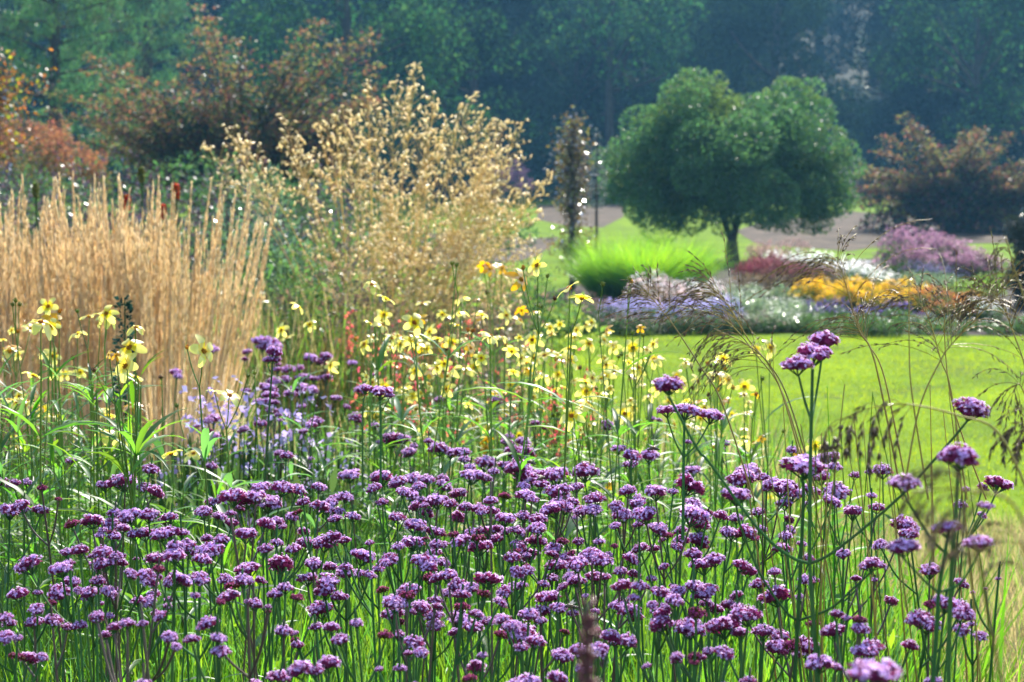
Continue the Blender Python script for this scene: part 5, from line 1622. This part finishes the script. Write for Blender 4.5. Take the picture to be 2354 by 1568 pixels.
z = z6
moor([z(680, 1650), z(480, 1050), z(350, 830), z(180, 570), z(70, 430), z(0, 345)], 2.9, .62, 26, .11, "brown-seeded grass stalk leaning farthest over the daisies towards the asters", .5, -.3)
moor([z(1040, 1650), z(830, 930), z(640, 650), z(500, 420), z(400, 325)], 2.8, .55, 28, .14, "brown-seeded grass stalk with the dense nodding head above the lawn edge", .8, -.7)
moor([z(1060, 1650), z(860, 1000), z(700, 760), z(540, 570), z(400, 490), z(140, 440)], 3.0, .5, 26, .10, "arching brown-seeded grass stalk whose head bends low over the asters", .9, -.3)
moor([z(1080, 1650), z(900, 1050), z(780, 820), z(640, 690), z(430, 590)], 2.7, .45, 34, .15, "fullest brown-seeded grass head hanging just beside the topmost verbena trio", 1.1, -.2)
moor([z(1600, 1650), z(1430, 800), z(1330, 600), z(1255, 340), z(1222, 230), z(1180, 155)], 2.6, .5, 30, .17, "upright brown-seeded grass stalk directly behind the topmost verbena trio", .9, 0)
moor([z(1640, 1650), z(1490, 900), z(1390, 690), z(1340, 590), z(1305, 500)], 2.9, .55, 34, .19, "brown-seeded grass stalk with pale wide-spread branches past the verbena trio", .9, .3)
moor([z(1760, 1650), z(1660, 1000), z(1642, 700), z(1642, 230)], 2.5, .6, 0, .1, "single bare golden grass stalk standing bolt upright before the bed")
moor([z(1600, 1650), z(1700, 1100), z(1835, 790), z(1930, 660), z(2150, 430), z(2320, 225)], 2.5, .5, 36, .15, "golden grass stalk slanting across the lawn with drooping seed branches", .9, 0)
moor([z(2000, 1650), z(1900, 970), z(1840, 790), z(1760, 520), z(1650, 360)], 2.7, .5, 28, .13, "thin brown-seeded stalk crossing the slanting golden one", .7, 0)
moor([z(2500, 1500), z(2380, 900), z(2290, 620), z(2210, 430), z(2080, 355)], 2.6, .55, 36, .14, "brown-seeded grass stalk bending in from the frame's edge by the yew", .8, -.2)
moor([z(2420, 1700), z(2200, 1240), z(1950, 1130), z(1680, 1065), z(1500, 1065), z(1290, 1120), z(1080, 1260)], 1.9, .50, 15, .085, "low arching grass stalk hung with thick dark tassels over the lawn", 2.2, 0, .012, .0016)
moor([z(2480, 900), z(2354, 400), z(2300, 240), z(2240, 15)], 2.1, .5, 9, .10, "golden grass stalk at the frame's edge, a dark tassel hanging from its tip", 2.0, -.4)
moor([z(2700, 1500), z(2500, 1230), z(2400, 1190), z(2270, 1260)], 2.0, .5, 12, .075, "drooping dark grass head entering at the frame's edge above the pale verbena", 1.8, 0, .011, .0013)
moor([z(2560, 1650), z(2420, 1180), z(2330, 940), z(2280, 990)], 2.5, .6, 14, .10, "short-headed brown grass stalk beside the pale verbena", 1.0, 0)
moor([z(2120, 1650), z(1980, 1280), z(1890, 960), z(1860, 560), z(1885, 330)], 3.0, .62, 10, .08, "slim dark-tipped grass spike between the yellow and orange drifts", .3, 0)
# bare stalks fanning from the tussocks at the lawn edge
for k in range(34):
    x0 = rng.uniform(1000, 2300); x1 = x0 + rng.uniform(-520, 130)
    y1 = rng.uniform(930, 1500)
    d = rng.uniform(2.3, 4.2)
    b = at(*Z6(x0, 2100), d); b[2] = max(0.05, b[2] * .4)
    e = at(*Z6(x1, y1), d)
    t = thing("moor_grass", "fine bare green-gold grass stalk fanning up among the verbenas by the lawn", "grass stalk", b, "bare grass stalks by the lawn")
    m = MB()
    P = spline([np.zeros(3), (e - b) * .5 + np.array([rng.normal(0, .02), 0, .03]), e - b], 10)
    tube(m, P, np.linspace(.0024, .0007, len(P)), 4)
    m.build("stalk", M['moorstem'] if rng.random() < .6 else M['blade'], t)
# out-of-focus heads close to the lens
zc2 = lambda x, y, dz=0: (*ZC(x, y), dz)
moor([zc2(2300, 1900), zc2(2150, 1200), zc2(2060, 700), zc2(1950, 520), zc2(1720, 560)], 1.3, .42, 6, .06, "blurred brown grass head very close, drooping across the verbenas by the dry grass", 1.4, 0, .008, .0010)
moor([zc2(2500, 1900), zc2(2420, 1000), zc2(2330, 640), zc2(2150, 560)], 1.35, .42, 5, .06, "blurred brown grass head very close at the frame's edge", 1.2, 0, .008, .0010)
moor([zc2(2600, 1600), zc2(2350, 520), zc2(2050, 330), zc2(1650, 330)], 1.25, .55, 16, .06, "thin blurred grass stalk lying across the heads by the dry grass", 1.0, 0, .008, .0009)

# blurred brownish spike close to the lens
p0 = at(1350, 1700, 1.15)
t = thing("faded_spike", "blurred dull pink faded flower spike very close, rising from the bottom edge", "flower spike", p0)
m = MB(); e = at(1352, 1400, 1.15) - p0
tube(m, [np.zeros(3), e * .5, e], [.0015, .0014, .0008], 4); m.build("stem", M['vstem_red'], t)
g = MB(); n = 130; u = rng.random(n)
spindles(g, e * (.35 + .65 * u)[:, None] + rng.normal(0, .0022, (n, 3)), rng.normal(0, .5, (n, 3)) + np.array([0, 0, 1.]), .006, .0016)
g.build("seed_head", leafmat("faded_pink", (.22, .09, .09), (.3, .12, .11), .3, .02, .4, .3, .02), t)

# ================================================================ bees
bm_ = leafmat("bee_brown", (.10, .055, .02), (.1, .06, .02), .1, .1, .3, .1, .01)
bd_ = leafmat("bee_dark", (.02, .015, .01), (.02, .015, .01), .0, .1, .3, .1, .01)
bw_ = leafmat("bee_wing", (.45, .40, .33), (.6, .55, .45), .6, .15, .2, .1, .01)


def bee(px, py, d, az, label):
    p = at(px, py, d)
    t = thing("bee", label, "bee", p, "bees on the verbenas")
    b = MB()
    ball(b, (.0045, 0, .001), (.0022, .0020, .0020), 7, 5, 1)
    ball(b, (.0015, 0, .0012), (.0030, .0026, .0026), 8, 6, 0)
    for k in range(4):
        ball(b, (-.0018 - .0022 * k, 0, .0005 - .0005 * k), (.0019, .0026 - .0004 * k, .0025 - .0004 * k), 8, 5, k % 2)
    for s in (-1, 1):
        for k in range(3):
            tubes(b, [[.002 - .0018 * k, s * .0015, 0]], [[.003 - .003 * k, s * .0042, -.003]], .0003, .0002, 3, 1)
    b.build("body", [bm_, bd_], t, True)
    for s in (-1, 1):
        w = MB()
        leaf_quads(w, [[.001, s * .001, .003]], [[-.8, s * .55, .45]], [[0, 0, 1.]], .0105, .0038)
        leaf_quads(w, [[0, s * .001, .003]], [[-.9, s * .3, .3]], [[0, 0, 1.]], .007, .0028)
        w.build("wing", bw_, t)
    t.rotation_euler = (0, 0, az)
    t.scale = (1.15,) * 3


bee(*ZB(2135, 68), 3.3, 2.6, "bee perched on the flat head at the drift's top edge near the trio of verbena")
bee(*ZB(1345, 160), 3.1, 2.4, "bee on the broad round head in the middle of the drift's top row")
bee(*ZB(1415, 262), 3.0, .6, "bee on the small head just below the drift's broadest top heads")
bee(*ZB(1598, 1085), 2.45, 3.4, "blurred bee hovering off the double head in the middle of the drift")
bee(*ZA(1690, 405), 3.0, 1.4, "bee clinging to the front of the wide head under the small golden daisy")
bee(*ZC(55, 68), 3.3, .3, "bee on the flat head right below the verbena's flat trio")

# ---------------------------------------------------------------- haze
hz = bpy.data.materials.new("hazy_air")
hz.use_nodes = True
hz.node_tree.nodes.clear()
pv = hz.node_tree.nodes.new("ShaderNodeVolumePrincipled")
pv.inputs["Color"].default_value = (0.21, 0.58, 1.0, 1)
pv.inputs["Density"].default_value = 0.00042
pv.inputs["Anisotropy"].default_value = 0.45
oo = hz.node_tree.nodes.new("ShaderNodeOutputMaterial")
hz.node_tree.links.new(pv.outputs[0], oo.inputs["Volume"])
x0, x1, y0, y1, z0, z1 = -250, 250, -70, 250, -1.2, 60
V = [(x0, y0, z0), (x1, y0, z0), (x1, y1, z0), (x0, y1, z0), (x0, y0, z1), (x1, y0, z1), (x1, y1, z1), (x0, y1, z1)]
tag(MB().add(V, [[3, 2, 1, 0], [4, 5, 6, 7], [0, 1, 5, 4], [1, 2, 6, 5], [2, 3, 7, 6], [3, 0, 4, 7]]).build("haze", hz), "thin bluish air over the whole garden", "haze", kind='stuff')
